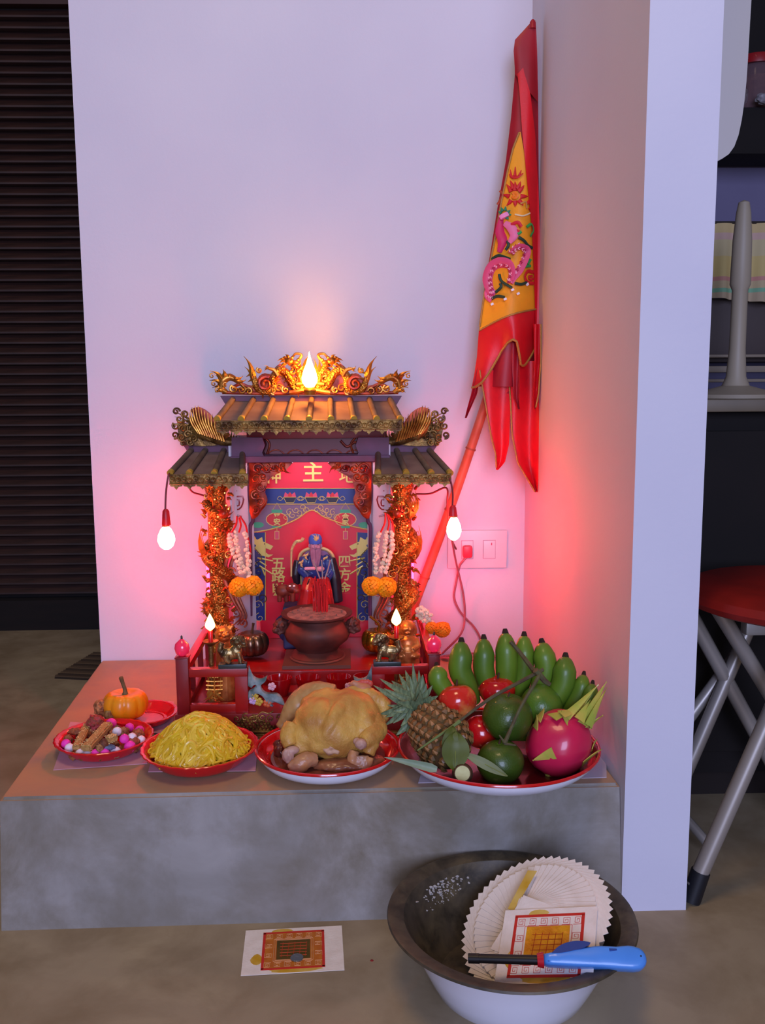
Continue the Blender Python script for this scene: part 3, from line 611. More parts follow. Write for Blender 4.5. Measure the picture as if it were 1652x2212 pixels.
# ================================================================ incense burner and sticks
C = Vector((YP(684, 1320, -.225).x, -.225, zf))
M_bronze = mat('dusty_bronze', '#6b3a30', .55, .35, col2='#4f2a24', scale=25, bump=.25, bscale=120)
B = thing('incense_burner', C, 'round dark bronze incense burner with beast-head ears and flared rim in front of seated figurine', 'incense burner')
H = YP(684, 1322, -.225).z-zf
mb = MB().lathe([(.0, .012), (.034, .012), (.046, .004+.004), (.047, .012), (.040, .018), (.036, .022), (.040, .028), (.054, .040), (.059, .053), (.057, .063), (.047, .073), (.044, .079), (.050, H-.008), (.0615, H-.003), (.062, H), (.056, H-.001), (.050, H-.004), (.0, H-.005)], C, 48)
mb.build('bowl', B, M_bronze)
MB().use(mat('burner_stand', '#6a4034', .6)).prism([(-.058, -.05), (.058, -.05), (.058, .05), (-.058, .05)], .006, M=T(C)).lathe([(0, .005), (.047, .005), (.049, .0085), (.045, .012), (0, .012)], C, 40).build('stand', B)
for s_ in (-1, 1):
    mb = MB(); e = C+Vector((s_*.062, -.012, .066))
    mb.blob(e, (.013, .011, .014), sub=3, nz=.35, nf=40); mb.blob(e+Vector((s_*.008, -.006, -.006)), (.007, .007, .006), sub=2)
    for dx, dz in ((.006, .012), (-.002, .014), (.01, .004)): mb.tube([e, e+Vector((s_*dx, -.006, dz))], [.004, .002], seg=6)
    for k in (-1, 1): mb.blob(e+Vector((k*.005, -.010, .003)), .003, sub=1)
    mb.tube([e+Vector((-s_*.006, -.006, -.008)), e+Vector((s_*.002, -.011, -.012)), e+Vector((s_*.009, -.006, -.008))], .0022, seg=6)
    fused(mb, 'beast_ear', B, M_bronze, .0013, 1)
mb = MB(); M_ash = mat('incense_ash', '#9a7468', .95, col2='#6a5650', scale=80, bump=.8, bscale=300)
mb.lathe([(0, H+.003), (.012, H+.0025), (.03, H+.0005), (.045, H-.001), (.052, H-.003), (.052, H-.006), (0, H-.006)], C, 30)
rr = random.Random(9)
for k in range(90): a = rr.uniform(0, 6.28); d = rr.uniform(.01, .045); mb.blob(C+Vector((d*math.cos(a), d*math.sin(a), H+.001)), rr.uniform(.0008, .002), sub=1)
o = mb.build('ash', B, M_ash); o['kind'] = 'stuff'
M_stick = mat('incense_red', '#b80c14', .7)
for k in range(24):
    a = rr.uniform(0, 6.28); d = .014*math.sqrt(rr.random()); b = Vector((C.x+.008+d*math.cos(a), C.y-.004+d*.6*math.sin(a), C.z+H-.003)); h = rr.uniform(.05, .066)
    t_ = b+Vector((rr.uniform(-.003, .002)-d*0*.1, rr.uniform(-.003, .003), h)); mb = MB().use(M_stick).tube([b, t_], [.0011, .00115], seg=6)
    tag(mb.build('incense_stick', loc=b), 'thin red incense stick standing in the ash of the bronze burner', 'incense stick', 'red incense sticks in the burner')
for k in range(3):    # burnt pale ends leaning out
    b = C+Vector((.005+.004*k, -.006, H)); pts = [b+Vector((.002, 0, .06)), b+Vector((-.004+.006*k, -.002, .078)), b+Vector((-.010+.011*k, -.004, .094))]
    mb = MB().use(M_stick).tube([b, pts[0]], .0011, seg=6).use(mat('burnt_ash_grey', '#a58a88', .9)).tube(pts, .0012, seg=6)
    tag(mb.build('burnt_incense_stick', loc=b), 'incense stick with curled grey burnt end rising above the red cluster', 'incense stick', 'burnt incense sticks in the burner')
# ================================================================ seated figurine
dy = -.125; FG = thing('deity_figurine', YP(683, 1320, dy).xy.to_3d()+Vector((0, 0, zf)), 'small seated bearded figurine in blue cap and red robe on a gilt-edged chair', 'figurine')
def W(px, py, y=dy): return YP(px, py, y)
M_fblue = mat('figurine_blue', '#2a3f8a', .35, coat=.4, col2='#1c2452', scale=60); M_fred = mat('figurine_red', '#b01418', .35, coat=.4); M_fskin = mat('figurine_skin', '#c98fa0', .4); M_fblk = mat('figurine_black', '#1c1420', .4, coat=.4)
M_fbeard = mat('figurine_beard', '#a77790', .5, stretch=(6, 6, 1), col2='#8a5a74', scale=60)
zb_ = zf+.012
bt = W(683, 1318); zz = zf
hb_ = W(683, 1302).z-zf; mb = MB().use(mat('figurine_base_blue', '#27345f', .5, col2='#1c2444', scale=60)); mb.blob(Vector((W(660, 1300).x, dy-.008, zf+hb_*.45)), (.050, .030, hb_*.56), sub=4, nz=.25, nf=30); mb.box((W(664, 1300).x, dy-.006, zf+hb_*.5), (.088, .052, hb_), bev=.004); fused(mb, 'rock_base', FG, mb.mats[0], .0018, 1)
mb = MB(); Pz = [(650, 1262), (646, 1225), (648, 1200), (660, 1188), (683, 1184), (706, 1188), (719, 1202), (721, 1225), (718, 1262)]
ptube(mb, Pz, dy+.012, .0032, seg=8); ch_ = mb.build('chair_back', FG, mat('figurine_gilt', '#d8c080', .4, .3))
mb = MB(); plate(mb, [(651, 1262), (648, 1205), (662, 1191), (683, 1187), (705, 1191), (717, 1205), (716, 1300), (651, 1300)], dy+.013, .004); mb.build('chair_panel', ch_, mat('figurine_mauve', '#9a6a90', .5))
mb = MB(); mb.blob(W(683, 1225), (.021, .013, .026), sub=3); mb.blob(W(661, 1215), (.011, .010, .016), sub=3); mb.blob(W(706, 1218), (.011, .010, .018), sub=3)
mb.tube([W(658, 1205), W(650, 1232), W(668, 1248, dy-.015)], [.010, .010, .007], seg=10); mb.tube([W(707, 1208), W(715, 1235), W(705, 1250, dy-.016)], [.010, .011, .008], seg=10)
fused(mb, 'jacket', FG, M_fblue, .0014, 2)
for pt_ in (([W(715, 1205), W(722, 1245), W(727, 1300)], [.008, .012, .012]), ([W(642, 1210), W(638, 1240), W(642, 1262)], [.006, .009, .006])): mb = MB(); mb.tube(*pt_, seg=10); fused(mb, 'sleeve', FG, M_fblk, .0015, 2)
mb = MB(); mb.tube([W(670, 1252, dy-.016), W(664, 1275, dy-.030), W(660, 1312, dy-.026)], [.012, .013, .017], seg=12); mb.tube([W(698, 1252, dy-.016), W(702, 1275, dy-.030), W(704, 1312, dy-.026)], [.012, .013, .017], seg=12); mb.tube([W(684, 1252, dy-.016), W(684, 1312, dy-.026)], [.012, .015], seg=12); mb.box((W(684, 1295).x, dy-.012, zf+.028), (.068, .030, .036), bev=.008)
fused(mb, 'robe_skirt', FG, M_fred, .0015, 2)
mb = MB(); [ptube(mb, p, dy-.034, .0013) for p in ([(668, 1250), (660, 1275), (658, 1300)], [(684, 1250), (674, 1275), (672, 1300)])]; mb.build('robe_fold_line', FG, M_fblk)
mb = MB(); mb.blob(W(681, 1178, dy-.008), (.0105, .0105, .0125), sub=3); mb.blob(W(682, 1181, dy-.019), (.0022, .003, .0032), sub=2); mb.blob(W(675, 1184, dy-.015), (.003, .003, .003), sub=2); mb.blob(W(688, 1184, dy-.015), (.003, .003, .003), sub=2)
for s_ in (-1, 1): mb.blob(W(681+s_*13, 1179, dy-.008), (.002, .002, .004), sub=2)
hd = fused(mb, 'head', FG, M_fskin, .0009, 1)
for nm, pts, m_ in (('eye', ((676, 1176), (687, 1176)), M_fblk),):
    for p in pts: MB().use(m_).blob(W(*p, dy-.0185), (.0016, .0008, .0007), sub=2).build(nm, hd)
MB().use(mat('figurine_lips', '#9a2030', .5)).blob(W(682, 1188, dy-.0185), (.0022, .0009, .0009), sub=2).build('mouth', hd)
mb = MB(); [ptube(mb, [(672+k*3.0, 1188+abs(k-3)*-1.5), (674+k*2.6, 1205), (677+k*1.7, 1226+4*(k % 2))], dy-.020, [.0030, .0026, .0008], n=5) for k in range(7)]; mb.build('beard', FG, M_fbeard)
mb = MB(); c = W(681, 1170, dy-.008); mb.lathe([(.0118, 0), (.0125, .004), (.0122, .010), (.009, .0155), (0, .018)], c-Vector((0, 0, .003)), 24); hat = mb.build('cap', FG, mat('figurine_cap_blue', '#3f66c0', .35, coat=.4))
mb = MB(); [flame(mb, (681, 1167), (681+a, 1158+b), dy-.0208, .0018) for a, b in ((-7, -3), (0, -6), (7, -3), (-5, 5), (5, 5))]; mb.build('cap_emblem', hat, mat('figurine_gilt', '#d8c080'))
mb = MB(); ptube(mb, [(629, 1245), (629, 1205), (630, 1188), (634, 1178), (640, 1170), (651, 1168), (655, 1162)], dy-.02, [.0016, .0018, .0022, .0028, .003, .0028, .0035]); [mb.blob(W(a, b, dy-.022), .0028, sub=1) for a, b in ((630, 1188), (634, 1178), (643, 1170), (652, 1166))]; mb.build('staff', FG, mat('figurine_gilt', '#d8c080'))
mb = MB(); mb.box(W(669, 1228, dy-.032), (.020, .006, .006), bev=.002); mb.blob(W(692, 1229, dy-.03), (.008, .005, .005), sub=2); fused(mb, 'hands', FG, M_fskin, .001, 1)
mb = MB(); [flame(mb, (a, b), (a+c_, b+d_), dy-.020, .002) for a, b, c_, d_ in ((660, 1200, 6, -8), (660, 1200, -7, 3), (660, 1202, 5, 7), (650, 1215, 4, -8), (650, 1215, -6, 4), (651, 1217, 4, 9), (703, 1205, 5, -4), (703, 1205, -4, 7))]; mb.build('gilt_pattern', FG, mat('figurine_gilt', '#d8c080'))
# crouching red beast beside the sitter, on the same base
mb = MB(); mb.blob(W(612, 1276, dy-.03), (.015, .012, .012), sub=3); mb.blob(W(632, 1270, dy-.04), (.011, .010, .009), sub=3); mb.blob(W(640, 1276, dy-.046), (.006, .005, .005), sub=2)
for dx in (-12, 2, 16): mb.tube([W(616+dx, 1280, dy-.034), W(616+dx, 1300, dy-.034)], [.005, .0045], seg=8)
mb.tube([W(600, 1275, dy-.03), W(594, 1262, dy-.03), W(598, 1252, dy-.03)], [.003, .002, .0015], seg=6)
bst = fused(mb, 'beast', FG, mat('tiger_brown', '#8a3420', .5, col2='#5a1a14', scale=60), .0012, 1)
for p in ((626, 1266), (635, 1266)): MB().use(mat('eye_white', '#e8e0d8', .3)).blob(W(*p, dy-.049), (.0024, .0015, .0018), sub=2).build('eye', bst)
# ================================================================ metal pumpkins
def gourd(name, px, py, y, r, sq, base, m, stem_m, label, cat, lobes=10, stem=.022, tilt=(.2, .1), amp=.10, parent_m=None):
    c = Vector((YP(px, py, y).x, y, base)); t = thing(name, c, label, cat); h = r*sq*2; prof = []
    for k in range(17):
        a = -PI/2+PI*k/16; prof.append((max(.0001, r*math.cos(a)**.8 if 0 < k < 16 else .0001), h/2*(1+math.sin(a))-(.12*h*max(0, math.sin(a))**6)+(.10*h*max(0, -math.sin(a))**6)))
    MB().use(m).lathe(prof, c, 60, rf=lambda a, z: 1-amp*(abs(math.cos(a*lobes/2)))**6+amp*.3).build('body', t)
    zt = h*.86; MB().use(stem_m).tube(bez([c+Vector((0, 0, zt-.002)), c+Vector((stem*.1, 0, zt+stem*.4)), c+Vector((tilt[0]*stem, tilt[1]*stem, zt+stem))], 5), [r*.11, r*.075, r*.065, r*.085], seg=8).build('stem', t)
    return t
M_pew = mat('pewter_bronze', '#8a6a50', .28, .85, col2='#5a4238', scale=30); M_pg2 = mat('polished_gold', '#b58a2c', .22, .9)
gourd('metal_pumpkin', 543, 1360, -.20, .030, .85, zf, M_pew, M_pew, 'dull bronze metal pumpkin left of the incense burner', 'ornament', stem=.018)
gourd('metal_pumpkin', 815, 1345, -.185, .0285, .85, zf, M_pg2, M_pg2, 'shiny gold metal pumpkin with curled stem right of the incense burner', 'ornament', stem=.026, tilt=(-.5, 0))
# ================================================================ red tea cups in a row
M_cup = mat('red_glass', '#b00814', .12, trans=.35, coat=.8)
for k, px in enumerate((545, 604, 666, 731, 790)):
    yy = -.335; c = Vector((YP(px, 1490, yy).x, yy, z1+.0001)); t = ['leftmost, beside the carved leaf', 'second from the left', 'in the middle, under the burner', 'second from the right', 'rightmost, beside the carved leaf'][k]
    tag(MB().use(M_cup).lathe([(0, 0), (.013, 0), (.014, .002), (.0165, .010), (.0195, .0225), (.0205, .030), (.0195, .030), (.018, .0225), (.015, .010), (.012, .0045), (0, .004)], c, 32).build('offering_cup', loc=c), 'red glass offering cup in the shrine row, '+t, 'cup', 'red offering cups')
# ================================================================ candle lamps
M_candle = mat('red_candle', '#c01018', .35, coat=.3)
def candle(px, pdish, pw, pflame, lab):
    yy = FY+.045; base = Vector((YP(px, pdish, yy).x, yy, z1+.0001)); t = thing('candle_lamp', base, lab, 'candle')
    zd = YP(px, pdish, yy).z-base.z; r = .0118
    MB().use(M_dgold).lathe([(0, 0), (.013, 0), (.012, .004), (.006, .009), (.0035, .018), (.006, .028), (.0038, .036), (.004, zd-.006), (.008, zd-.002), (r, zd), (r+.0008, zd+.002), (r-.001, zd+.0016), (.003, zd), (0, zd)], base, 24).build('candlestick', t)
    zc = YP(px, pw, yy).z-base.z; MB().use(M_candle).lathe([(0, zd), (.0036, zd), (.0036, zc-.001), (.0028, zc), (0, zc)], base, 16).build('candle_stick', t)
    zt = YP(px, pflame, yy).z-base.z; h = zt-zc; r = .0078
    MB().use(mat('candle_flame', '#ffdca0', .4, emit=32, ecol='#ffb050')).lathe([(0, zc), (r*.4, zc+h*.05), (r*.9, zc+h*.18), (r, h*.3+zc), (r*.82, zc+h*.5), (r*.4, zc+h*.78), (0, zc+h)], base, 16).build('flame_bulb', t)
candle(455, 1387, 1362, 1325, 'small red electric candle with lit flame bulb inside left corner of shrine fence')
candle(856, 1378, 1351, 1314, 'small red electric candle with lit flame bulb inside right corner of shrine fence')
# ================================================================ lions on the fence
M_lion = mat('antique_silver_gold', '#b59a68', .3, .8, col2='#4a3a2c', scale=55, bump=.5, bscale=250, bdist=.002)
for i in (0, 1):
    q = (lambda a: a) if i == 0 else (lambda a: 2*669.5-a); d = 1 if i == 0 else -1; dz = 0
    yy = fy; c = Vector((YP(q(503), 1441, yy).x, yy, ZR+.0001)); t = thing('lion_figurine', c, 'tiny silver and gold guardian lion on %s front fence rail of shrine' % ('left' if i == 0 else 'right'), 'figurine')
    MB().use(mat('black_plinth', '#23302f', .4, coat=.3)).box(c+Vector((0, 0, .0035)), (.043, .016, .007), bev=.001).build('plinth', t)
    def L(a, b, oy=0): return c+Vector((d*(a)*.00069, oy, .007+b*.00069))
    mb = MB(); mb.blob(L(-8, 21), (.0150, .0062, .0100), sub=3); mb.blob(L(8, 26), (.0100, .0068, .0120), sub=3); mb.blob(L(16, 50), (.0105, .0080, .0095), sub=3, nz=.3); mb.blob(L(26, 46, -.002), (.006, .0055, .005), sub=2); mb.blob(L(27, 40, -.002), (.005, .0045, .0028), sub=2)
    for k in range(9): a = k*.55+1; mb.blob(L(10+11*math.cos(a), 48+12*math.sin(a), -.004*math.sin(k)), .0042, sub=1)
    for s_ in (-1, 1):
        mb.tube([L(13, 26, s_*.004), L(17, 12, s_*.005), L(19, 0, s_*.005)], [.0042, .0034, .0040], seg=8); mb.blob(L(21, 2, s_*.005), (.0045, .003, .002), sub=1)
        mb.tube([L(-14, 20, s_*.004), L(-12, 8, s_*.0055), L(-5, 2, s_*.0055)], [.007, .0048, .0032], seg=8)
    mb.tube([L(-22, 14), L(-28, 30), L(-24, 46), L(-18, 42)], [.0032, .005, .0045, .002], seg=8)
    fused(mb, 'body', t, M_lion, .0009, 1)
# ================================================================ gilt figures behind the candles
yy = FY+.075
c = Vector((YP(486, 1400, yy).x, yy, z1+.0001)); t = thing('wealth_god_figurine', c, 'orange gold grinning horned beast head figurine behind left candle', 'figurine')
mb = MB(); p0 = lambda a, b, o=0: YP(a, b, yy+o)
mb.blob(p0(484, 1373), (.015, .011, .016), sub=3, nz=.15); mb.blob(p0(484, 1380, -.009), (.008, .005, .005), sub=2); mb.blob(p0(475, 1370, -.009), .0042, sub=2); mb.blob(p0(492, 1370, -.009), .0042, sub=2); mb.blob(p0(484, 1374, -.012), (.003, .003, .003), sub=2)
mb.tube([p0(472, 1360), p0(466, 1352), p0(464, 1346)], [.004, .003, .0008], seg=6); mb.tube([p0(496, 1360), p0(502, 1352), p0(504, 1347)], [.004, .003, .0008], seg=6)
for k in range(5): mb.tube([p0(474+k*5, 1362), p0(473+k*5.5, 1350)], [.003, .001], seg=6)
mb.tube([p0(474, 1366, -.011), p0(479, 1364, -.012)], .0016, seg=5); mb.tube([p0(489, 1364, -.012), p0(495, 1366, -.011)], .0016, seg=5); mb.blob(p0(484, 1389, -.006), (.009, .006, .003), sub=2)
mb.tube([p0(484, 1385), (c.x, yy, c.z)], [.013, .018], seg=14)
M_bud = mat('orange_gold', '#d08a48', .35, .55, col2='#9a4a20', scale=50); fused(mb, 'body', t, M_bud, .0011, 1)
c = Vector((YP(878, 1400, yy).x, yy, z1+.0001)); t = thing('laughing_figurine', c, 'gold laughing round-bellied seated figurine behind right candle', 'figurine')
mb = MB(); mb.blob(p0(880, 1357), (.0135, .011, .014), sub=3); mb.blob(p0(880, 1392), (.019, .015, .019), sub=3); mb.blob(p0(880, 1402, -.01), (.012, .008, .010), sub=3); mb.blob(p0(880, 1358, -.011), .0026, sub=2)
for s_ in (-1, 1):
    mb.blob(p0(880+s_*6, 1359, -.009), .0042, sub=2); mb.blob(p0(880+s_*17, 1362), (.003, .003, .008), sub=2); mb.tube([p0(880+s_*16, 1380), p0(880+s_*22, 1396, -.006), p0(880+s_*12, 1404, -.016)], [.007, .006, .004], seg=8); mb.blob(p0(880+s_*14, 1416, -.012), (.011, .009, .006), sub=2)
mb.tube([p0(872, 1366, -.009), p0(880, 1369, -.012), p0(888, 1366, -.009)], .0014, seg=5); mb.tube([p0(880, 1400), (c.x, yy, c.z)], [.020, .021], seg=14); fused(mb, 'body', t, M_bud, .0011, 1)
# ================================================================ garlands
M_jas = mat('jasmine_bud', '#e8d8c0', .6, sss=.1, col2='#dcc8a8', scale=40); M_mari = mat('marigold', '#f0a800', .7, col2='#e08800', scale=60); M_marip = mat('marigold_orange', '#f08a10', .7, col2='#e07000', scale=60)
budm = MB(); 
for q in range(5): a = q*2*PI/5; budm.blob((.0024*math.cos(a), .0024*math.sin(a), 0), (.0030, .0030, .0034), sub=1)
bud0 = None
def garland(loc, strands, mari, ribbon, yy, label, mm=M_mari, mr=(.0135, .011, .0125), bm=None):
    global bud0
    t = thing('flower_garland', loc, label, 'garland', ); rr = random.Random(int(loc.x*1e4)+3)
    for st_ in strands:
        P = bez([YP(a, b, yy+(.0 if i_ % 2 else .0)) for i_, (a, b) in enumerate(st_)], 12); L_ = 0; nxt = 0
        for k in range(1, len(P)):
            L_ += (P[k]-P[k-1]).length
            if L_ >= nxt:
                nxt += .0072
                if bud0 is None: bud0 = budm.build('jasmine_bud', t, bm or M_jas, loc=Vector((0, 0, 0))); b_ = bud0
                else: b_ = bud0.copy(); sc.collection.objects.link(b_); b_.parent = t
                b_.location = P[k]-loc+Vector((rr.uniform(-.0016, .0016), rr.uniform(-.003, .003), 0)); b_.rotation_euler = (rr.uniform(-1, 1), rr.uniform(-1, 1), rr.uniform(0, 6)); s_ = rr.uniform(.85, 1.15); b_.scale = (s_,)*3
    for mx, my, sc_ in mari:
        mb = MB(); c = YP(mx, my, yy-.002)
        mb.blob(c, tuple(a*sc_*.85 for a in mr), sub=2)
        for k in range(150):
            z = 1-2*(k+.5)/150; r = math.sqrt(1-z*z); a = k*2.39996; d = Vector((r*math.cos(a), r*math.sin(a), z)); p = c+Vector((d.x*mr[0], d.y*mr[1], d.z*mr[2]))*sc_*.9
            mb.tube([p, p+d*.0035*sc_+Vector((rr.uniform(-.001, .001),)*3)], [.0022*sc_, .0026*sc_], seg=5)
        mb.build('marigold_head', t, mm)
    if ribbon:
        mb = MB()
        for a, b in ribbon: ptube(mb, [a, ((a[0]+b[0])/2+4, (a[1]+b[1])/2), b], yy+.002, .0034, flat=.5)
        mb.build('red_ribbon', t, mat('garland_ribbon', '#d01418', .5))
    return t
gy = -.182
garland(YP(520, 1160, gy), [[(497, 1152), (500, 1185), (512, 1215), (522, 1240)], [(508, 1147), (510, 1180), (520, 1210), (529, 1238)], [(530, 1150), (534, 1190), (537, 1225), (538, 1245)]], [(517, 1268, 1.15), (546, 1265, 1.15)], [((512, 1115), (500, 1150)), ((516, 1118), (516, 1150)), ((518, 1115), (534, 1152)), ((535, 1160), (538, 1215))], gy, 'jasmine garland with yellow marigold hanging on left dragon column')
garland(YP(828, 1160, gy), [[(819, 1150), (813, 1185), (811, 1215), (814, 1240)], [(834, 1147), (833, 1180), (828, 1212), (822, 1240)], [(846, 1150), (848, 1172), (840, 1205), (830, 1238)]], [(803, 1266, 1.15), (834, 1268, 1.2)], [((832, 1108), (822, 1150)), ((836, 1110), (836, 1150)), ((838, 1112), (850, 1150))], gy, 'jasmine garland with yellow marigold hanging on right dragon column')
gy2 = -.20
garland(YP(918, 1330, gy2), [[(900, 1318), (912, 1325), (925, 1335), (935, 1345)], [(902, 1330), (914, 1338), (926, 1348)], [(908, 1312), (922, 1322), (936, 1332)]], [(932, 1356, .75), (955, 1360, .95)], [((905, 1340), (915, 1400)), ((910, 1345), (922, 1420))], gy2, 'pink-lit jasmine garland with orange marigold draped over right side rail behind the pink lotus bulb', mm=M_marip)
# ================================================================ hanging bulbs and cables
M_cord = mat('dark_red_cord', '#6a1420', .5); M_sock = mat('red_socket', '#b81420', .4)
for i, (sx, sy, ex, ey, bt_, bb, lab) in enumerate(((364, 1024, 357, 1104, 1136, 1187, 'lit bare bulb hanging on dark cord from left eave of shrine'), (972, 1034, 977, 1096, 1116, 1167, 'lit bare bulb hanging on cord from right eave beside wall socket'))):
    yy = -.232; t = thing('hanging_bulb', YP(sx, sy, yy), lab, 'light bulb')
    P = bez([YP(sx+(6 if i == 0 else -8), sy, yy+.012), YP(sx, sy+2, yy), YP((sx+ex)/2-(2 if i == 0 else -3), (sy+ey)/2, yy), YP(ex, ey, yy)], 6); MB().use(M_cord).tube(P, .0016, seg=6).build('cord', t)
    a = YP(ex+1, ey-2, yy); b = YP(ex+2, bt_-2, yy); MB().use(M_sock).lathe([(0, b.z-a.z), (.0075, b.z-a.z), (.0068, (b.z-a.z)*.6), (.0058, -.002), (.003, .002), (0, .002)], a, 16).build('socket', t)
    c = YP(ex+3, bb, yy); h = YP(ex+3, bt_, yy).z-c.z; r = .0148 if i == 0 else .0128
    MB().use(mat('brass_cap', '#a08040', .3, .8)).lathe([(0, h-.001), (.006, h-.001), (.0062, h+.003), (0, h+.003)], c, 16).build('cap', t)
    MB().use(mat('bulb_glow', '#ffe0a0', .3, emit=195, ecol='#ff5648')).lathe([(0, 0), (r*.35, h*.02), (r*.75, h*.14), (r, h*.38), (r*.93, h*.6), (r*.62, h*.85), (.0055, h-.002), (0, h-.002)], c, 24).build('bulb', t)
t = thing('light_cable', YP(970, 1175, -.19), 'thin reddish cable looping down wall from right bulb to behind the bananas', 'cable')
mb = MB(); mb.tube(bez([YP(975, 1160, -.20), YP(985, 1215, -.06), YP(1000, 1280, -.02), YP(1004, 1330, -.015), YP(995, 1370, -.03), ZP(955, 1412, PZ+.003)], 10), .0021, seg=7); mb.build('cable', t, mat('pink_cable', '#a06068', .5))
mb = MB(); mb.tube(bez([YP(985, 1186, -.13), YP(978, 1172, -.16), YP(972, 1150, -.19), YP(966, 1090, -.19), YP(964, 1054, -.19), YP(930, 1066, -.17), YP(898, 1067, -.15)], 8), .0017, seg=6); mb.build('cable', t, M_cord)
t = thing('light_cable', YP(405, 1050, -.19), 'short dark cable slung from left eave to left dragon column', 'cable')
mb = MB(); mb.tube(bez([YP(404, 1046, -.21), YP(415, 1062, -.19), YP(432, 1068, -.17), YP(446, 1072, -.165)], 8), .0016, seg=6); mb.build('cable', t, M_cord)
# coils of cable lying behind the fruit
t = thing('cable_coil', ZP(1020, 1425, PZ), 'loose coil of reddish cable on the step behind the bananas', 'cable'); mb = MB()
c = ZP(1010, 1422, PZ+.003); P = [c+Vector((.055*math.cos(k*.3)*(1-.003*k), .022*math.sin(k*.3), .0005*(k % 7)+.0015)) for k in range(80)]; mb.tube(P, .0017, seg=5); mb.build('cable', t, mat('pink_cable', '#a06068', .5))
# ================================================================ wall socket with plug
a = YP(966, 1145, 0); b = YP(1093, 1225, 0); W0 = b.x-a.x; H0 = a.z-b.z; cx, cz = (a.x+b.x)/2, (a.z+b.z)/2
t = thing('wall_socket', Vector((cx, 0, cz)), 'white double wall outlet plate with one socket and one switch', 'wall socket'); M_pl = mat('white_plastic', '#d8cdd8', .35)
MB().use(M_pl).box((cx, -.0045, cz), (W0, .009, H0), bev=.003).build('plate', t)
def sx(px): return YP(px, 1190, -.009).x
def sz(py): return YP(1030, py, -.009).z
for nm, p in (('socket_insert', (997, 1021)), ('switch', (1044, 1069))):
    xx = (sx(p[0])+sx(p[1]))/2; ww = sx(p[1])-sx(p[0]); o = MB().use(mat('groove_grey', '#a890a8', .6)).box((xx, -.0092, (sz(1168)+sz(1206))/2), (ww+.002, .0006, sz(1168)-sz(1206)+.002)).build(nm, t)
    MB().use(M_pl).box((xx, -.0100, (sz(1168)+sz(1206))/2), (ww, .0025, sz(1168)-sz(1206)), bev=.0006).build('face', o)
MB().use(mat('switch_mark', '#c04060', .5)).box((sx(1061), -.0114, sz(1175)), (.002, .0006, .005)).build('switch_mark', t)
t = thing('plug', Vector((sx(1008), -.012, sz(1188))), 'red two-pin plug pushed into wall outlet with its cord hanging down', 'plug')
mb = MB().use(mat('red_plug', '#c8304a', .4)); mb.box((sx(1008), -.0205, sz(1189)), (.019, .018, .024), bev=.005); mb.build('plug_body', t)
mb = MB(); mb.tube(bez([Vector((sx(1008), -.024, sz(1198))), YP(1000, 1212, -.024), YP(992, 1225, -.02), YP(985, 1260, -.015), YP(981, 1290, -.012), YP(990, 1315, -.012), YP(1005, 1335, -.012), YP(1022, 1352, -.012), YP(1036, 1375, -.012), ZP(1050, 1412, PZ+.003)], 8), .0022, seg=7); mb.build('plug_cord', t, mat('pink_cable', '#a06068', .5))
# ================================================================ flag on its bamboo pole
FLY = -.100
FLt = thing('ceremonial_flag', YP(903, 1285, -.03), 'tall furled red and yellow banner with embroidered dragon leaning in wall corner', 'flag')
M_fr = mat('flag_red_satin', '#d80c20', .45, col2='#c00818', scale=10, bump=.2, bscale=300); M_fr2 = mat('flag_dark_red', '#a00c22', .5, col2='#90081c', scale=12)
M_fy = mat('flag_yellow', '#f0a01c', .6, col2='#e8941a', scale=20, bump=.3, bscale=500); M_ft = mat('flag_gold_braid', '#b08040', .5, .4, bump=.6, bscale=500, bdist=.002)
Ppole = bez([YP(868, 1380, -.022), YP(903, 1285, -.028), YP(955, 1145, -.042), YP(1006, 1000, -.056), YP(1056, 844, -.070), YP(1092, 690, -.076), YP(1122, 500, -.080), YP(1144, 250, -.082), YP(1150, 60, -.084)], 10)
Ppole = [Vector((Ppole[0].x-.014, -.018, PZ+.002))]+Ppole
pl = MB(); pl.tube(Ppole, [.0095, .009, .009, .0085, .008, .006, .005], seg=14); pl.build('pole', FLt, mat('bamboo_pole', '#c8664a', .45, col2='#b85238', scale=25))
for k in (14, 24, 33): 
    if k < len(Ppole): MB().tube([Ppole[k]-(Ppole[k+1]-Ppole[k]).normalized()*.0015, Ppole[k]+(Ppole[k+1]-Ppole[k]).normalized()*.0015], .0102, seg=14).build('pole_node', FLt, mat('bamboo_node', '#a04830', .5))
def pl_at(poly, y):
    for (x0, y0), (x1, y1) in zip(poly, poly[1:]):
        if y0 <= y <= y1: return x0+(x1-x0)*(y-y0)/(y1-y0)
    return poly[0][0] if y < poly[0][1] else poly[-1][0]
FL_L = [(1150, 44), (1116, 82), (1110, 100), (1112, 160), (1104, 250), (1092, 350), (1074, 450), (1060, 540), (1046, 620), (1036, 700), (1030, 770), (1024, 840)]
FL_R = [(1156, 44), (1159, 100), (1162, 200), (1163, 350), (1165, 500), (1166, 620), (1165, 700), (1163, 770), (1160, 840)]
def fdep(px, py):
    l, r = pl_at(FL_L, py), pl_at(FL_R, py); u = max(0, min(1, (px-l)/max(1, r-l))); g = min(1, (py-40)/500)
    return FLY+.012-.032*g*math.sin(PI*min(1, u*1.05))-.004*math.sin(u*9+py*.004)*g
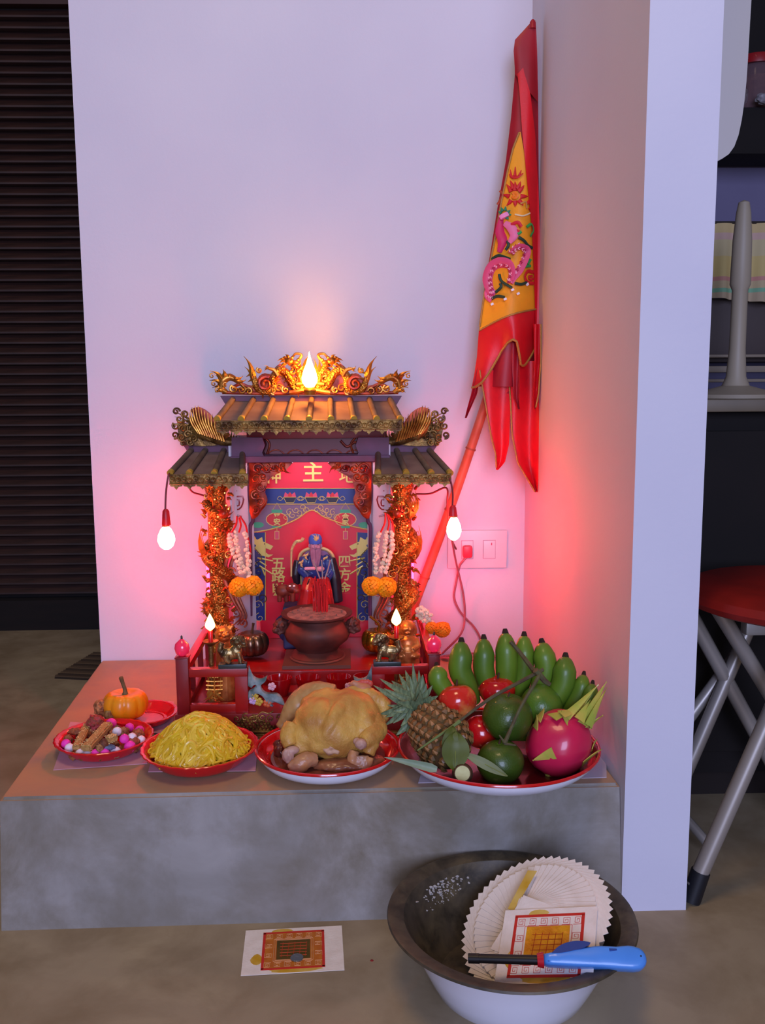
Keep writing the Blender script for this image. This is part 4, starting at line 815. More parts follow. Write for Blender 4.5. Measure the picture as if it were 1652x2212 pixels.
def fsheet(Lp, Rp, y0f, y1f, off, m, name, par=FLt, nu=60, nv=18, extra=None, th=-.0008):
    """cloth between two polylines; y0f/y1f give top and bottom pixel rows for a given v (0 left..1 right)"""
    mb = MB()
    def fn(u, v):
        ya, yb = y0f(v), y1f(v); y = ya+(yb-ya)*u; x = pl_at(Lp, y)+(pl_at(Rp, y)-pl_at(Lp, y))*v
        return YP(x, y, fdep(x, y)+off+(extra(u, v) if extra else 0))
    mb.grid(fn, nu, nv, th=th); return mb.build(name, par, m)
# rear red cloth, full length
fsheet(FL_L, FL_R, lambda v: 44, lambda v: 835, .006, M_fr2, 'flag_cloth')
# sleeve knob at the top
MB().use(M_fr2).tube([YP(1150, 62, FLY+.01), YP(1150, 48, FLY+.01), YP(1151, 42, FLY+.01)], [.006, .0048, .002], seg=10).build('sleeve_tip', FLt)
# yellow field
YL = [(1122, 284), (1108, 320), (1096, 370), (1082, 440), (1068, 520), (1052, 600), (1042, 660), (1034, 720)]
YR = [(1124, 284), (1132, 330), (1146, 450), (1153, 560), (1157, 640), (1157, 720)]
fsheet(YL, YR, lambda v: 285, lambda v: 714-46*v-8*math.sin(v*PI), 0, M_fy, 'yellow_field')
# front red wrap on the right, from the top fold down the right edge
fsheet([(1116, 150), (1122, 200), (1128, 290), (1142, 420), (1150, 500), (1154, 600), (1158, 735)], [(1130, 150), (1145, 200), (1156, 290), (1163, 420), (1166, 500), (1167, 600), (1167, 735)], lambda v: 160-14*v, lambda v: 735, -.006, M_fr, 'front_fold')
# upper hood
fsheet([(1150, 44), (1112, 86), (1109, 110), (1112, 150)], [(1157, 44), (1160, 110), (1161, 150), (1162, 330)], lambda v: 46+26*(1-v), lambda v: 160+v*60, -.003, M_fr2, 'hood')
# lower red border with scalloped hem
hem = [(1018, 838), (1030, 836), (1042, 826), (1054, 806), (1066, 782), (1078, 758), (1092, 740), (1104, 733), (1113, 738), (1119, 762), (1124, 790), (1132, 790), (1142, 776), (1153, 758), (1162, 742)]
def hem_y(x): 
    for (x0, y0), (x1, y1) in zip(hem, hem[1:]):
        if x0 <= x <= x1: return y0+(y1-y0)*(x-x0)/(x1-x0)
    return hem[0][1] if x < hem[0][0] else hem[-1][1]
BL = [(1036, 660), (1034, 714), (1030, 770), (1024, 810), (1018, 840)]; BR = [(1160, 640), (1162, 840)]
def ytop(v): return 714-46*v-8*math.sin(v*PI)
fsheet(BL, BR, ytop, lambda v: hem_y(1022+140*v), -.004, M_fr, 'red_border', extra=lambda u, v: -.012*u*math.sin(v*11+.5)*.8, nv=40)
mb = MB(); P = [];
for k in range(41):
    v = k/40; x = 1022+140*v; y = hem_y(x); X2 = pl_at(BL, y)+(pl_at(BR, y)-pl_at(BL, y))*v; P.append(YP(X2, y, fdep(X2, y)-.006-.0096*math.sin(v*11+.5)))
mb.tube(P, .0022, seg=6); mb.build('hem_braid', FLt, M_ft)
mb = MB(); mb.tube([YP(pl_at(YL, y), y, fdep(pl_at(YL, y), y)-.0015) for y in range(286, 714, 12)], .0017, seg=6); mb.tube([YP(1035+122*v, ytop(v)+0, fdep(1035+122*v, ytop(v))-.005) for v in [i/20 for i in range(21)]], .0018, seg=6); mb.build('field_braid', FLt, M_ft)
# hanging tongues below
def tongue(name, Lp, Rp, y0, y1, dep, m, amp=.006, braid=None):
    mb = MB(); mb.grid(lambda u, v: YP(pl_at(Lp, y0+(y1-y0)*u)+(pl_at(Rp, y0+(y1-y0)*u)-pl_at(Lp, y0+(y1-y0)*u))*v, y0+(y1-y0)*u, dep-amp*math.sin(v*6+u*2)), 24, 12, th=-.0008); o = mb.build(name, FLt, m)
    if braid:
        mb = MB(); mb.tube([YP(pl_at(braid, y)+0, y, dep-amp*math.sin((6 if braid is Rp else 0)+2*(y-y0)/(y1-y0))-.001) for y in range(y0, y1, 6)], .0016, seg=5); mb.build('braid', o, M_ft)
    return o
tongue('tongue', [(1036, 770), (1022, 830), (1004, 905)], [(1042, 770), (1030, 850), (1006, 905)], 770, 903, FLY+.004, M_fr2, .003)
tongue('tongue', [(1036, 800), (1048, 870), (1060, 940), (1070, 980), (1072, 1016)], [(1102, 800), (1102, 880), (1099, 960), (1090, 1000), (1074, 1016)], 800, 1015, FLY-.004, M_fr, .004, [(1036, 800), (1048, 870), (1060, 940), (1070, 980), (1072, 1016)])
tongue('tongue', [(1096, 780), (1102, 860), (1106, 940), (1118, 1000), (1156, 1064)], [(1158, 780), (1163, 850), (1165, 960), (1164, 1020), (1160, 1066)], 780, 1063, FLY-.002, M_fr, .007, [(1096, 780), (1102, 860), (1106, 940), (1118, 1000), (1156, 1064)])
tongue('tongue', [(1104, 740), (1106, 800), (1110, 860), (1120, 885)], [(1122, 740), (1122, 800), (1121, 850), (1122, 885)], 740, 884, FLY-.016, M_fr2, .002)
tongue('tongue', [(1152, 700), (1154, 780), (1152, 850), (1154, 884)], [(1168, 700), (1168, 780), (1163, 850), (1156, 886)], 700, 884, FLY-.014, M_fr, .003, [(1168, 700), (1168, 780), (1163, 850), (1156, 886)])
tongue('tongue', [(1060, 750), (1062, 830), (1060, 850)], [(1110, 750), (1108, 830), (1106, 850)], 750, 850, FLY-.001, M_fr2, .004)
# embroidery
EM = {}
def emb(pts, col, w=.0022, lift=.0022, n=4, flat=.6):
    mb = EM.setdefault(col, MB()); P = bez([(a, b, 0) for a, b in pts], n) if len(pts) > 2 else [Vector((a, b, 0)) for a, b in pts]
    P = [YP(p.x, p.y, fdep(p.x, p.y)-lift) for p in P]; mb.tube(P, w, seg=8, flat=.4, up=(0, -1, 0))
for a, b, c_, d_ in ((1112, 412, 1112, 392), (1104, 414, 1094, 398), (1120, 414, 1132, 400), (1100, 424, 1086, 420), (1124, 424, 1140, 424), (1104, 432, 1094, 444), (1120, 432, 1130, 444), (1112, 434, 1112, 446), (1108, 408, 1102, 390), (1117, 408, 1124, 392)): emb([(a, b), ((a+c_)/2+1, (b+d_)/2), (c_, d_)], '#c81420', [.0042, .003, .0006])
emb([(1108, 421), (1112, 418), (1116, 422), (1112, 426), (1108, 422)], '#e87818', .0045)
emb([(1100, 376), (1106, 382), (1118, 382), (1130, 374)], '#c81420', [.001, .003, .003, .001]); emb([(1112, 380), (1113, 360)], '#c81420', [.003, .0006]); emb([(1104, 380), (1102, 366)], '#c81420', [.002, .0006]); emb([(1121, 379), (1126, 367)], '#c81420', [.002, .0006])
emb([(1079, 412), (1086, 420), (1080, 432), (1074, 442)], '#a84020', .0022); emb([(1138, 440), (1146, 432), (1148, 445), (1142, 452)], '#c81420', .0026)
body = [(1056, 648), (1060, 632), (1056, 618), (1054, 600), (1062, 578), (1080, 568), (1100, 572), (1106, 590), (1102, 608), (1108, 600), (1120, 585), (1132, 560), (1136, 540), (1122, 532), (1108, 540), (1104, 548)]
emb(body, '#d04878', [.004, .007, .009, .010, .010, .0105, .010, .009, .008, .008, .009, .0095, .009, .008, .006, .004], .003)
P = bez([(a, b, 0) for a, b in body], 6)
for k in range(2, len(P)-2, 2):
    t_ = (P[k+1]-P[k-1]).normalized(); n_ = Vector((t_.y, -t_.x, 0))
    for q_ in (-4.5, 0, 4.5): c2 = P[k]+n_*q_+t_*(1.5 if q_ else 0); emb([c2-n_*2.6-t_*2, c2+t_*1.8, c2+n_*2.6-t_*2] if False else [((c2-n_*2.6-t_*2).x, (c2-n_*2.6-t_*2).y), ((c2+t_*1.8).x, (c2+t_*1.8).y), ((c2+n_*2.6-t_*2).x, (c2+n_*2.6-t_*2).y)], '#f0a8c0' if k % 4 else '#a81848', .0008, .0068)
emb([(1082, 470), (1080, 500), (1086, 520), (1078, 545)], '#c8205c', [.004, .009, .010, .004], .003); emb([(1090, 482), (1104, 492), (1110, 508), (1100, 524)], '#e070a0', [.005, .008, .008, .004], .005)
emb([(1088, 462), (1092, 470)], '#e88ac0', .0095, .005); 
for a, b in ((1076, 456), (1082, 448), (1092, 446), (1102, 454), (1104, 464), (1098, 474)): emb([((a+1090)/2, (b+464)/2), (a, b)], '#1f7a5a', [.0035, .0008], .003)
emb([(1104, 486), (1118, 480), (1126, 490)], '#c81430', .003, .006); emb([(1108, 496), (1122, 500)], '#c81430', .0025, .006)
for p in ([(1062, 560), (1076, 552), (1092, 556), (1102, 560)], [(1120, 512), (1132, 520), (1140, 530), (1150, 536)], [(1078, 592), (1082, 606), (1096, 616), (1106, 622)], [(1062, 645), (1074, 640), (1090, 642)], [(1092, 540), (1098, 530), (1096, 520)], [(1112, 612), (1126, 614), (1138, 610)], [(1070, 632), (1082, 620), (1080, 612)]): emb(p, '#1c3a2c', .0026, .006)
for p in ([(1138, 490), (1148, 484), (1152, 498), (1146, 510)], [(1118, 506), (1126, 500)], [(1140, 570), (1146, 560)], [(1134, 575), (1146, 574)]): emb(p, '#2f9a4a', .0026, .006)
for p in ((1090, 644), (1106, 624), (1138, 612), (1118, 632), (1062, 655)): emb([p, (p[0]+2, p[1]+4)], '#e8e4f0', .0028, .008)
emb([(1152, 588), (1140, 586), (1134, 598), (1140, 610), (1152, 612)], '#c81420', .0032, .004); emb([(1150, 596), (1142, 598), (1146, 604), (1152, 602)], '#c81420', .0022, .004)
emb([(1060, 640), (1066, 630), (1052, 624), (1050, 640), (1060, 650)], '#e05a98', .0038, .004); emb([(1112, 463), (1130, 466), (1146, 460)], '#d8c8a0', .0014, .004); emb([(1124, 440), (1136, 436), (1138, 450)], '#c08840', .0016, .004)
ef = [o for o in FLt.children if o.name.startswith('yellow_field')][0]
for c_, mb in EM.items(): o = mb.build('embroidery', ef, mat('thread'+c_, c_, .55)); o['kind'] = 'stuff'
# ================================================================ papers under the plates
M_paper = mat('pink_paper', '#cf9aa6', .8, col2='#c890a0', scale=30)
def sheet_thing(name, pts, z, lab, m, th=.0008, grp=None):
    P = [ZP(a, b, z) for a, b in pts]; c = sum(P, Vector())/len(P); c.z = z-th/2
    mb = MB(); n = len(P); mb.add([Vector((p.x, p.y, z)) for p in P]+[Vector((p.x, p.y, z+th)) for p in P], [tuple(range(n))[::-1], tuple(range(n, 2*n))]+[(i, (i+1) % n, n+(i+1) % n, n+i) for i in range(n)])
    return tag(mb.build(name, m=m, loc=Vector((c.x, c.y, z)), smooth=False), lab, 'paper', grp)
e0 = PZ+.0003
sheet_thing('offering_paper', [(115, 1664), (152, 1560), (330, 1575), (318, 1650)], e0, 'pink paper sheet under the red plate of sweets', M_paper)
sheet_thing('offering_paper', [(320, 1668), (340, 1590), (560, 1580), (552, 1666)], e0+.0012, 'pink paper sheet under the red plate of yellow noodles', M_paper)
sheet_thing('offering_paper', [(212, 1582), (240, 1510), (376, 1516), (372, 1584)], e0+.0024, 'pink paper sheet under the red plate holding the pumpkin', M_paper)
M_paperw = mat('pale_paper', '#b8acb8', .8)
sheet_thing('offering_paper', [(903, 1692), (1310, 1680), (1306, 1490), (960, 1500)], e0, 'pale paper sheet under the fruit tray in the wall corner', M_paperw)
# ================================================================ plates
M_rpl = mat('red_plastic', '#d00c18', .25, coat=.5, sss=.05)
def dish_prof(r, h, foot, th=.0022, lip=.004):
    out = [(0, 0), (foot, 0), (foot+.003, .001)]; inn = []
    for k in range(9):
        t = k/8; rr_ = foot+.003+(r-lip-foot-.003)*t; z = .001+(h-.001)*(t**1.7); out.append((rr_, z)); inn.append((rr_-th*.8, z+th))
    out += [(r, h+.0004), (r+.0006, h+.0016), (r-.0005, h+.0026)]; return out+[(r-lip, h+.0022)]+inn[::-1][1:]+[(0, .001+th)]
def plate_thing(px, py, zr, rx_px, h, lab, m, scal=0, inner=None, foot=.6, cat='plate', name='plastic_plate', z0=PZ+.0015):
    c = ZP(px, py, z0+h); d = (c-CAMP).dot(_F); r = rx_px/FPX*d; c = Vector((c.x, c.y, z0)); return c, r
def red_plate(px, py, rx, lab, h=.020, z0=PZ+.0015):
    c, r = plate_thing(px, py, 0, rx, h, '', None, z0=z0)
    t = thing('plastic_plate', c, lab, 'plate', 'red plastic plates')
    MB().use(M_rpl).lathe(dish_prof(r, h, r*.62), c, 96, rf=lambda a, z: 1+(.022*abs(math.sin(a*14)) if z > h*.7 else .008*abs(math.sin(a*14))*(z/h))).build('plate', t)
    mb = MB().use(M_rpl); mb.tube([c+Vector((r*.60*math.cos(k*PI/24), r*.60*math.sin(k*PI/24), .0035)) for k in range(48)], .0011, seg=5, closed=True); mb.build('inner_ring', t); return c, r
cS, rS = red_plate(225, 1592, 102, 'red scalloped plastic plate holding mixed sweets at left front of step')
cN, rN = red_plate(432, 1612, 123, 'red plastic plate heaped with yellow noodles', .024)
cP, rP = red_plate(308, 1540, 74, 'red plastic plate with the small pumpkin, behind the sweets', .014, z0=PZ+.004)
def enamel(px, py, rx, h, lab, inner_m, nm, foot=.55, ell=1):
    c, r = plate_thing(px, py, 0, rx, h, '', None, z0=PZ+.0012); t = thing(nm, c, lab, 'dish')
    M_en = mat('white_enamel', '#e2e2ee', .18, coat=.6); M_er = mat('red_enamel', '#c80f14', .15, coat=.7)
    mb = MB().use(M_en); out = [(0, .001), (r*foot-.003, .001), (r*foot, 0), (r*foot+.003, .001)]+[(r*foot+.003+(r-.003-r*foot-.003)*math.sin(k/9*PI/2)**.9, .001+(h-.001)*(1-math.cos(k/9*PI/2))) for k in range(1, 10)]; mb.lathe(out, c, 72, ell=ell, cap=False); mb.build('outer_wall', t)
    mb = MB().use(inner_m); i_ = [(r-.0025, h)]+[(a-.0018, b+.0012) for a, b in out[::-1][1:9]]+[(r*foot-.004, .004), (0, .004)]; mb.lathe(i_, c, 72, ell=ell, cap=False); mb.build('inside', t)
    MB().use(M_er).tube([c+Vector((r*math.cos(k*PI/36), r*math.sin(k*PI/36)*ell, h+.0008)) for k in range(72)], .0023, seg=8, closed=True).build('rim', t, )
    return c, r, t
cC, rC, tC = enamel(708, 1612, 154, .026, 'round white enamel dish with red inside under the boiled chicken', mat('red_enamel', '#c80f14', .15, coat=.7), 'enamel_dish')
cF, rF, tF = enamel(1075, 1608, 214, .030, 'large white enamel tray with red rim holding the fruit', mat('red_dark_enamel', '#4a0a12', .25, coat=.4), 'enamel_tray')
# shallow broth in the chicken dish
MB().use(mat('broth', '#8a4a38', .12, col2='#7a3c2c', scale=30, coat=.5)).lathe([(0, .0125), (rC*.80, .0125), (rC*.80, .0118), (0, .0118)], cC, 48).build('broth', tC)
# ================================================================ sweets
def OP(px, py, z): return ZP(px, py, z)
def sc4(x, y): return 100+x/3.177, 1440+y/3.177
M_pk = mat('hot_pink_candy', '#f03cb8', .6, bump=.4, bscale=400); M_wh = mat('white_candy', '#e8e0ec', .6, bump=.4, bscale=400); M_ses = mat('sesame_bar', '#c09a58', .8, col2='#a8804a', scale=220, bump=.9, bscale=500, bdist=.002); M_brn = mat('peanut_brittle', '#a86a40', .6, col2='#6a3c24', scale=160, bump=.7, bscale=300, bdist=.002)
def pz(d, r, h, foot=.62): t = max(0, (d-foot*r-.003)/(r-.004-foot*r-.003)); return .003+.0022+(h-.001)*t**1.7
def heap(px, py):     # heap height over the plate by distance from centre
    c = ZP(px, py, cS.z+.02); d = min(1, (Vector((c.x, c.y))-Vector((cS.x, cS.y+.004))).length/(rS*.95)); return cS.z+.012+.026*(1-d)**.8
where = {0: 'far left edge', 1: 'upper middle', 2: 'upper right', 3: 'right of the short sesame bar', 4: 'lower right', 5: 'front edge', 6: 'front edge, right', 7: 'right back edge'}
fill = MB()   # hidden heap core of crushed brittle
for k in range(70):
    a = rnd.uniform(0, 6.28); d = rS*.80*math.sqrt(rnd.random()); fill.blob((cS.x+d*math.cos(a), cS.y+d*math.sin(a), cS.z+.006+.020*(1-d/rS)), rnd.uniform(.004, .0075), sub=1, nz=.5, nf=30, seed=k)
o = fill.build('brittle_crumbs', m=M_brn, loc=cS+Vector((0, 0, .004))); tag(o, 'crumbled brown peanut brittle filling the plate of sweets', 'sweets'); o['kind'] = 'stuff'
def candy(x, y, r, m, lab, nm='candy_ball', gr=None):
    px, py = sc4(x, y); z = heap(px, py)+.002; c = ZP(px, py, z); dv = Vector((c.x-cS.x, c.y-cS.y, 0)); c -= dv*max(0, 1-rS*.84/max(dv.length, 1e-6)); c.z = max(c.z, cS.z+pz(min(dv.length, rS*.84), rS, .020)+r*.9); tag(MB().use(m).blob(c, r, sub=3, nz=.08, nf=40).build(nm, loc=c), lab, 'sweet', gr)
for i, (x, y) in enumerate(((135, 530), (445, 392), (570, 418), (535, 495), (575, 560), (338, 612), (402, 608), (640, 437))):
    candy(x, y, .0070 if i not in (1, 4) else .0085, M_pk, 'hot pink sugared ball on the sweets plate, '+where[i], gr='pink candy balls')
for i, (x, y, l) in enumerate(((158, 558, 'at left edge'), (232, 596, 'front left'), (285, 606, 'front, left of centre'), (475, 588, 'front right'), (485, 445, 'touching two pink balls near top'), (588, 485, 'right middle'), (650, 517, 'far right edge'))):
    candy(x, y, .0068 if i != 3 else .0078, M_wh, 'white sugared ball on the sweets plate, '+l, gr='white candy balls')
def bar(x0, y0, x1, y1, w, lift, lab):
    a = ZP(*sc4(x0, y0), heap(*sc4(x0, y0))+lift); b = ZP(*sc4(x1, y1), heap(*sc4(x1, y1))+lift*.6); L_ = (b-a).length; M_ = T((a+b)/2) @ align(b-a)
    bm = bmesh.new(); bmesh.ops.create_cube(bm, size=1, matrix=S(w, w*.62, L_)); bmesh.ops.bevel(bm, geom=bm.edges[:], offset=w*.14, segments=2, affect='EDGES'); bmesh.ops.subdivide_edges(bm, edges=bm.edges[:], cuts=2)
    for v in bm.verts: v.co += v.co.normalized()*.0007*mnoise.noise(v.co*400)
    mb = MB().use(M_ses); mb.bm(bm, M_); t = thing('sesame_bar', Vector((a+b)/2), lab, 'sweet', 'sesame bars'); mb.build('bar', t)
    s_ = MB().use(mat('sesame_seed', '#d8bd80', .7))
    for k in range(110): q = M_ @ Vector((rnd.uniform(-.5, .5)*w, rnd.choice((-1, 1))*w*.31, rnd.uniform(-.5, .5)*L_)); s_.blob(q, (.0011, .0007, .0007), M=RZ(rnd.uniform(0, 3)), sub=1)
    o = s_.build('sesame_seed', t); o['kind'] = 'stuff'
bar(425, 395, 270, 565, .0155, .010, 'longest sesame-coated bar lying diagonally across the sweets'); bar(285, 400, 205, 560, .012, .004, 'narrow sesame-coated bar at left of the sweets'); bar(480, 478, 415, 505, .013, .004, 'short sesame-coated bar between white and pink balls')
def chunk(x, y, r, col, lab, lift=.004, nm='sweet_chunk', nz=.5, sh=(1, 1, 1), col2=None):
    px, py = sc4(x, y); c = ZP(px, py, heap(px, py)+lift); mb = MB().use(mat('chunk'+col, col, .65, col2=col2 or '#7a4026', scale=180, bump=.8, bscale=300, bdist=.002)); mb.blob(c, tuple(r*s_ for s_ in sh), sub=3, nz=nz, nf=35, seed=x)
    for k in range(16):
        d = Vector((rnd.gauss(0, 1), rnd.gauss(0, 1), rnd.gauss(0, 1))).normalized(); mb.blob(c+Vector((d.x*sh[0], d.y*sh[1], d.z*sh[2]))*r*.85, r*.28, sub=1, nz=.3)
    tag(fused(mb, nm, None, mb.mats[0], .0011, 1, loc=c), lab, 'sweet')
chunk(385, 283, .0135, '#d08a55', 'orange-brown puffed rice piece at top of the sweets pile', .016); chunk(338, 388, .0125, '#b03a44', 'dark pink crumbly sweet left of the long sesame bar', .010)
chunk(490, 335, .013, '#b06c45', 'folded brown brittle strip at the top right of the sweets', .008, sh=(1.3, .8, .9)); chunk(430, 330, .008, '#9a7a40', 'small olive brown sweet beside the folded brittle', .012)
chunk(522, 350, .009, '#b4714c', 'tan brittle lump resting against the pumpkin plate', .004); chunk(630, 470, .009, '#b0663c', 'brown brittle lump at right edge of the sweets', .002); chunk(200, 445, .008, '#a85c38', 'curled orange crisp at left rear of the sweets', .002, sh=(1.5, .8, .6))
chunk(600, 525, .009, '#a45a40', 'reddish brown lump between right pink balls', .001); chunk(370, 560, .006, '#b08452', 'small tan nut in the dark hollow at front of the sweets', .003); chunk(425, 553, .0075, '#6a7a9a', 'small bluish grey sweet at front of the plate', .002, sh=(1.5, .8, .5), nz=.1, col2='#56607a'); chunk(400, 530, .008, '#5a3428', 'dark brown date-like piece at front centre of the sweets', .001)
chunk(150, 500, .007, '#a0603a', 'brown brittle lump behind the left pink ball', .001); chunk(530, 448, .008, '#a87046', 'tan lump under the upper right pink ball', .000)
# ================================================================ noodles (nobody could count them)
M_nd = mat('yellow_noodles', '#e2bc1e', .45, col2='#d0a61c', scale=40, coat=.25, sss=.08)
M_nd2 = mat('pale_noodles', '#ecd050', .45, col2='#dcb838', scale=40, coat=.25); nd = MB().use(mat('noodle_core', '#a87c10', .6)); rr = random.Random(4); RN = rN*.86
def dome(x, y):
    d = min(1, math.hypot(x, y)/RN); return .014+.054*(math.cos(d*PI/2)**.8)*(1+.10*mnoise.noise(Vector((x*40, y*40, 1))))
nd.lathe([(0, .050)]+[(RN*.90*k/10, max(.018, .046*math.cos(k/10*PI/2)**.8+.008)) for k in range(1, 11)]+[(RN*.6, .004)], cN, 40)
for k in range(230):
    a = rr.uniform(0, 6.28); d = RN*math.sqrt(rr.random())*.97; x, y = d*math.cos(a), d*math.sin(a); h = rr.uniform(0, 6.28); cv = rr.uniform(-.55, .55); P = []; up = rr.uniform(-.002, .0035); st_ = .0040
    for j in range(rr.randint(14, 30)):
        P.append(cN+Vector((x, y, dome(x, y)+up+.0013*math.sin(j*.7+k)))); h += cv+rr.uniform(-.2, .2); nx, ny = x+st_*math.cos(h), y+st_*math.sin(h)
        if math.hypot(nx, ny) > RN*.97: h += PI*.55; cv = abs(cv); nx, ny = x+st_*math.cos(h), y+st_*math.sin(h)
        if math.hypot(nx, ny) > RN*1.0: break
        x, y = nx, ny; cv += rr.uniform(-.04, .04)
    if len(P) > 4: nd.use(M_nd if k % 3 else M_nd2); nd.tube(P, .0025, seg=6)
for k in range(20):    # loops round the rim of the heap
    a = k/20*2*PI+.2; c = cN+Vector((RN*.90*math.cos(a), RN*.90*math.sin(a), .024)); nd.tube([c+Vector((.009*math.cos(q), .006*math.sin(q), .002*math.sin(2*q+k))) for q in [i*.5 for i in range(13)]], .0016, seg=5)
o = nd.build('noodles', loc=cN+Vector((0, 0, .004))); tag(o, 'heap of thick yellow noodles piled in a red plate', 'noodles'); o['kind'] = 'stuff'
# ================================================================ pumpkin
cpk = ZP(293, 1556, cP.z+.004); M_pump = mat('pumpkin_skin', '#ee9410', .4, col2='#e07f0a', scale=25, coat=.2, sss=.05)
tp_ = gourd('pumpkin', 0, 0, 0, .0355, .80, 0, M_pump, mat('pumpkin_stem', '#6a5a38', .8), '', '', lobes=9, stem=.020, tilt=(-.35, 0), amp=.10) if False else None
def real_pumpkin():
    c = Vector((ZP(292, 1530, cP.z+.0).x, cP.y+.0, cP.z+.0038)); t = thing('pumpkin', c, 'small round orange pumpkin with dry upright stem on a red plate', 'pumpkin'); r = .0345; h = .052; prof = []
    for k in range(21):
        a = -PI/2+PI*k/20; prof.append((r*max(.0, math.cos(a))**.72 if 0 < k < 20 else 0, h/2*(1+math.sin(a))-.010*max(0, math.sin(a))**8+.006*max(0, -math.sin(a))**8))
    MB().use(M_pump).lathe(prof, c, 72, rf=lambda a, z: 1.02-.075*(abs(math.cos(a*4.5)))**8+.02*math.sin(a*2+1)).build('body', t)
    MB().use(mat('pumpkin_stem', '#7a6840', .8, col2='#54462a', scale=90)).tube(bez([c+Vector((0, 0, h-.012)), c+Vector((0, 0, h-.002)), c+Vector((-.003, 0, h+.009)), c+Vector((-.005, -.002, h+.019))], 4), [.0058, .0034, .003, .0032, .0036], seg=7).build('stem', t)
real_pumpkin()
# ================================================================ boiled chicken
def CK(px, py, z): return ZP(px, py, z)
M_chk = mat('boiled_chicken_skin', '#d4a850', .5, col2='#b07a36', scale=26, coat=.08, sss=.05, bump=.7, bscale=300, bdist=.0015); M_bone = mat('bone_end', '#c8a090', .5, col2='#b08878', scale=60)
yc = cC.y; zC = cC.z+.006
def K(px, py, dy_=0): return YP(px, py, yc+dy_)
tk = thing('boiled_chicken', Vector((cC.x, cC.y, zC)), 'whole boiled chicken with golden skin lying breast up in white enamel dish', 'chicken')
mb = MB()
mb.blob(K(722, 1572, .0), (.056, .054, .042), sub=4); mb.blob(K(752, 1550, .006), (.046, .044, .040), sub=4); mb.blob(K(690, 1560, -.006), (.036, .040, .036), sub=4); mb.blob(K(662, 1590, -.012), (.026, .032, .034), sub=4); mb.blob(K(785, 1570, -.002), (.028, .040, .036), sub=4); mb.blob(K(705, 1528, .02), (.040, .036, .028), sub=3)
mb.tube(bez([K(760, 1508, .012), K(735, 1530, -.020), K(715, 1560, -.040), K(703, 1590, -.046)], 5), [.010, .011, .010, .008], seg=12)
mb.blob(K(648, 1608, -.020), (.020, .024, .024), sub=3); mb.blob(K(690, 1603, -.034), (.022, .016, .018), sub=3); mb.blob(K(735, 1592, -.038), (.024, .014, .020), sub=3)
bd = fused(mb, 'body', tk, M_chk, .0020, 3, nz=.0022, nf=70)
mb = MB()   # right thigh folded, knuckle, shank
mb.tube(bez([K(805, 1556, -.005), K(812, 1575, -.020), K(800, 1590, -.036), K(783, 1603, -.048)], 4), [.014, .0165, .015, .010], seg=16); mb.blob(K(805, 1568, -.012), (.019, .018, .020), sub=3); mb.tube([K(805, 1580, -.03), K(803, 1610, -.040), K(795, 1628, -.044)], [.012, .010, .009], seg=12)
fused(mb, 'leg', tk, M_chk, .0019, 2, nz=.0012, nf=120)
mb = MB(); mb.blob(K(779, 1607, -.055), (.0085, .008, .0075), sub=3, nz=.2); mb.blob(K(771, 1601, -.050), (.006, .006, .005), sub=2); fused(mb, 'knuckle', tk, M_bone, .0012, 1)
mb = MB(); mb.tube(bez([K(765, 1622, -.040), K(762, 1642, -.046), K(774, 1656, -.050), K(790, 1652, -.050), K(798, 1635, -.046)], 4), [.008, .0085, .009, .0085, .007], seg=10)
for k in range(4): mb.tube([K(772+k*6, 1632, -.050), K(770+k*7, 1650, -.054)], .0036, seg=8)
fused(mb, 'foot', tk, mat('foot_skin', '#b88050', .5, col2='#a87a62', scale=50, coat=.2), .0014, 1, nz=.0008, nf=200)
mb = MB(); mb.tube(bez([K(632, 1570, -.020), K(622, 1590, -.032), K(628, 1612, -.040)], 4), [.014, .012, .010], seg=14); fused(mb, 'leg', tk, M_chk, .0018, 2, nz=.0006)
mb = MB(); mb.blob(K(622, 1632, -.048), (.0085, .008, .011), sub=3, nz=.25); mb.blob(K(632, 1620, -.046), (.010, .008, .006), sub=2); fused(mb, 'knuckle', tk, M_bone, .0012, 1)
mb = MB(); mb.tube(bez([K(628, 1660, -.052), K(645, 1652, -.052), K(662, 1642, -.050), K(684, 1640, -.046)], 4), [.009, .013, .012, .009], seg=12)
for k in range(4): mb.tube([K(640, 1648+k*3, -.055), K(622+k*2, 1655+k*6, -.056)], [.005, .0035], seg=8)
fused(mb, 'foot', tk, mat('foot_skin', '#b88050'), .0015, 2, nz=.0008, nf=200)
mb = MB(); mb.tube(bez([K(724, 1498, .030), K(690, 1496, .035), K(660, 1505, .040), K(635, 1530, .040), K(618, 1555, .036), K(602, 1572, .030)], 4), [.013, .017, .018, .016, .011, .006], seg=14); mb.blob(K(646, 1530, .036), (.018, .015, .02), sub=3); fused(mb, 'wing', tk, mat('wing_skin', '#b89058', .45, col2='#a87a48', scale=30, coat=.2, bump=.4, bscale=200), .002, 3, nz=.001, nf=140)
mb = MB(); mb.tube(bez([K(745, 1505, .025), K(768, 1498, .030), K(795, 1500, .030), K(815, 1512, .026)], 4), [.012, .012, .011, .012], seg=12); mb.tube(bez([K(812, 1508, .026), K(828, 1525, .024), K(826, 1550, .020), K(818, 1565, .018)], 4), [.012, .012, .010, .007], seg=12); fused(mb, 'neck', tk, M_chk, .0018, 2, nz=.0012, nf=150)
mb = MB(); mb.blob(K(782, 1486, .034), (.014, .010, .009), sub=3); mb.tube([K(774, 1480, .034), K(762, 1475, .034), K(752, 1478, .034)], [.006, .0045, .001], seg=8); mb.tube([K(772, 1488, .034), K(760, 1488, .034)], [.004, .001], seg=8)
hd_ = fused(mb, 'head', tk, mat('head_skin', '#c47048', .5, col2='#b08060', scale=60), .0012, 1)
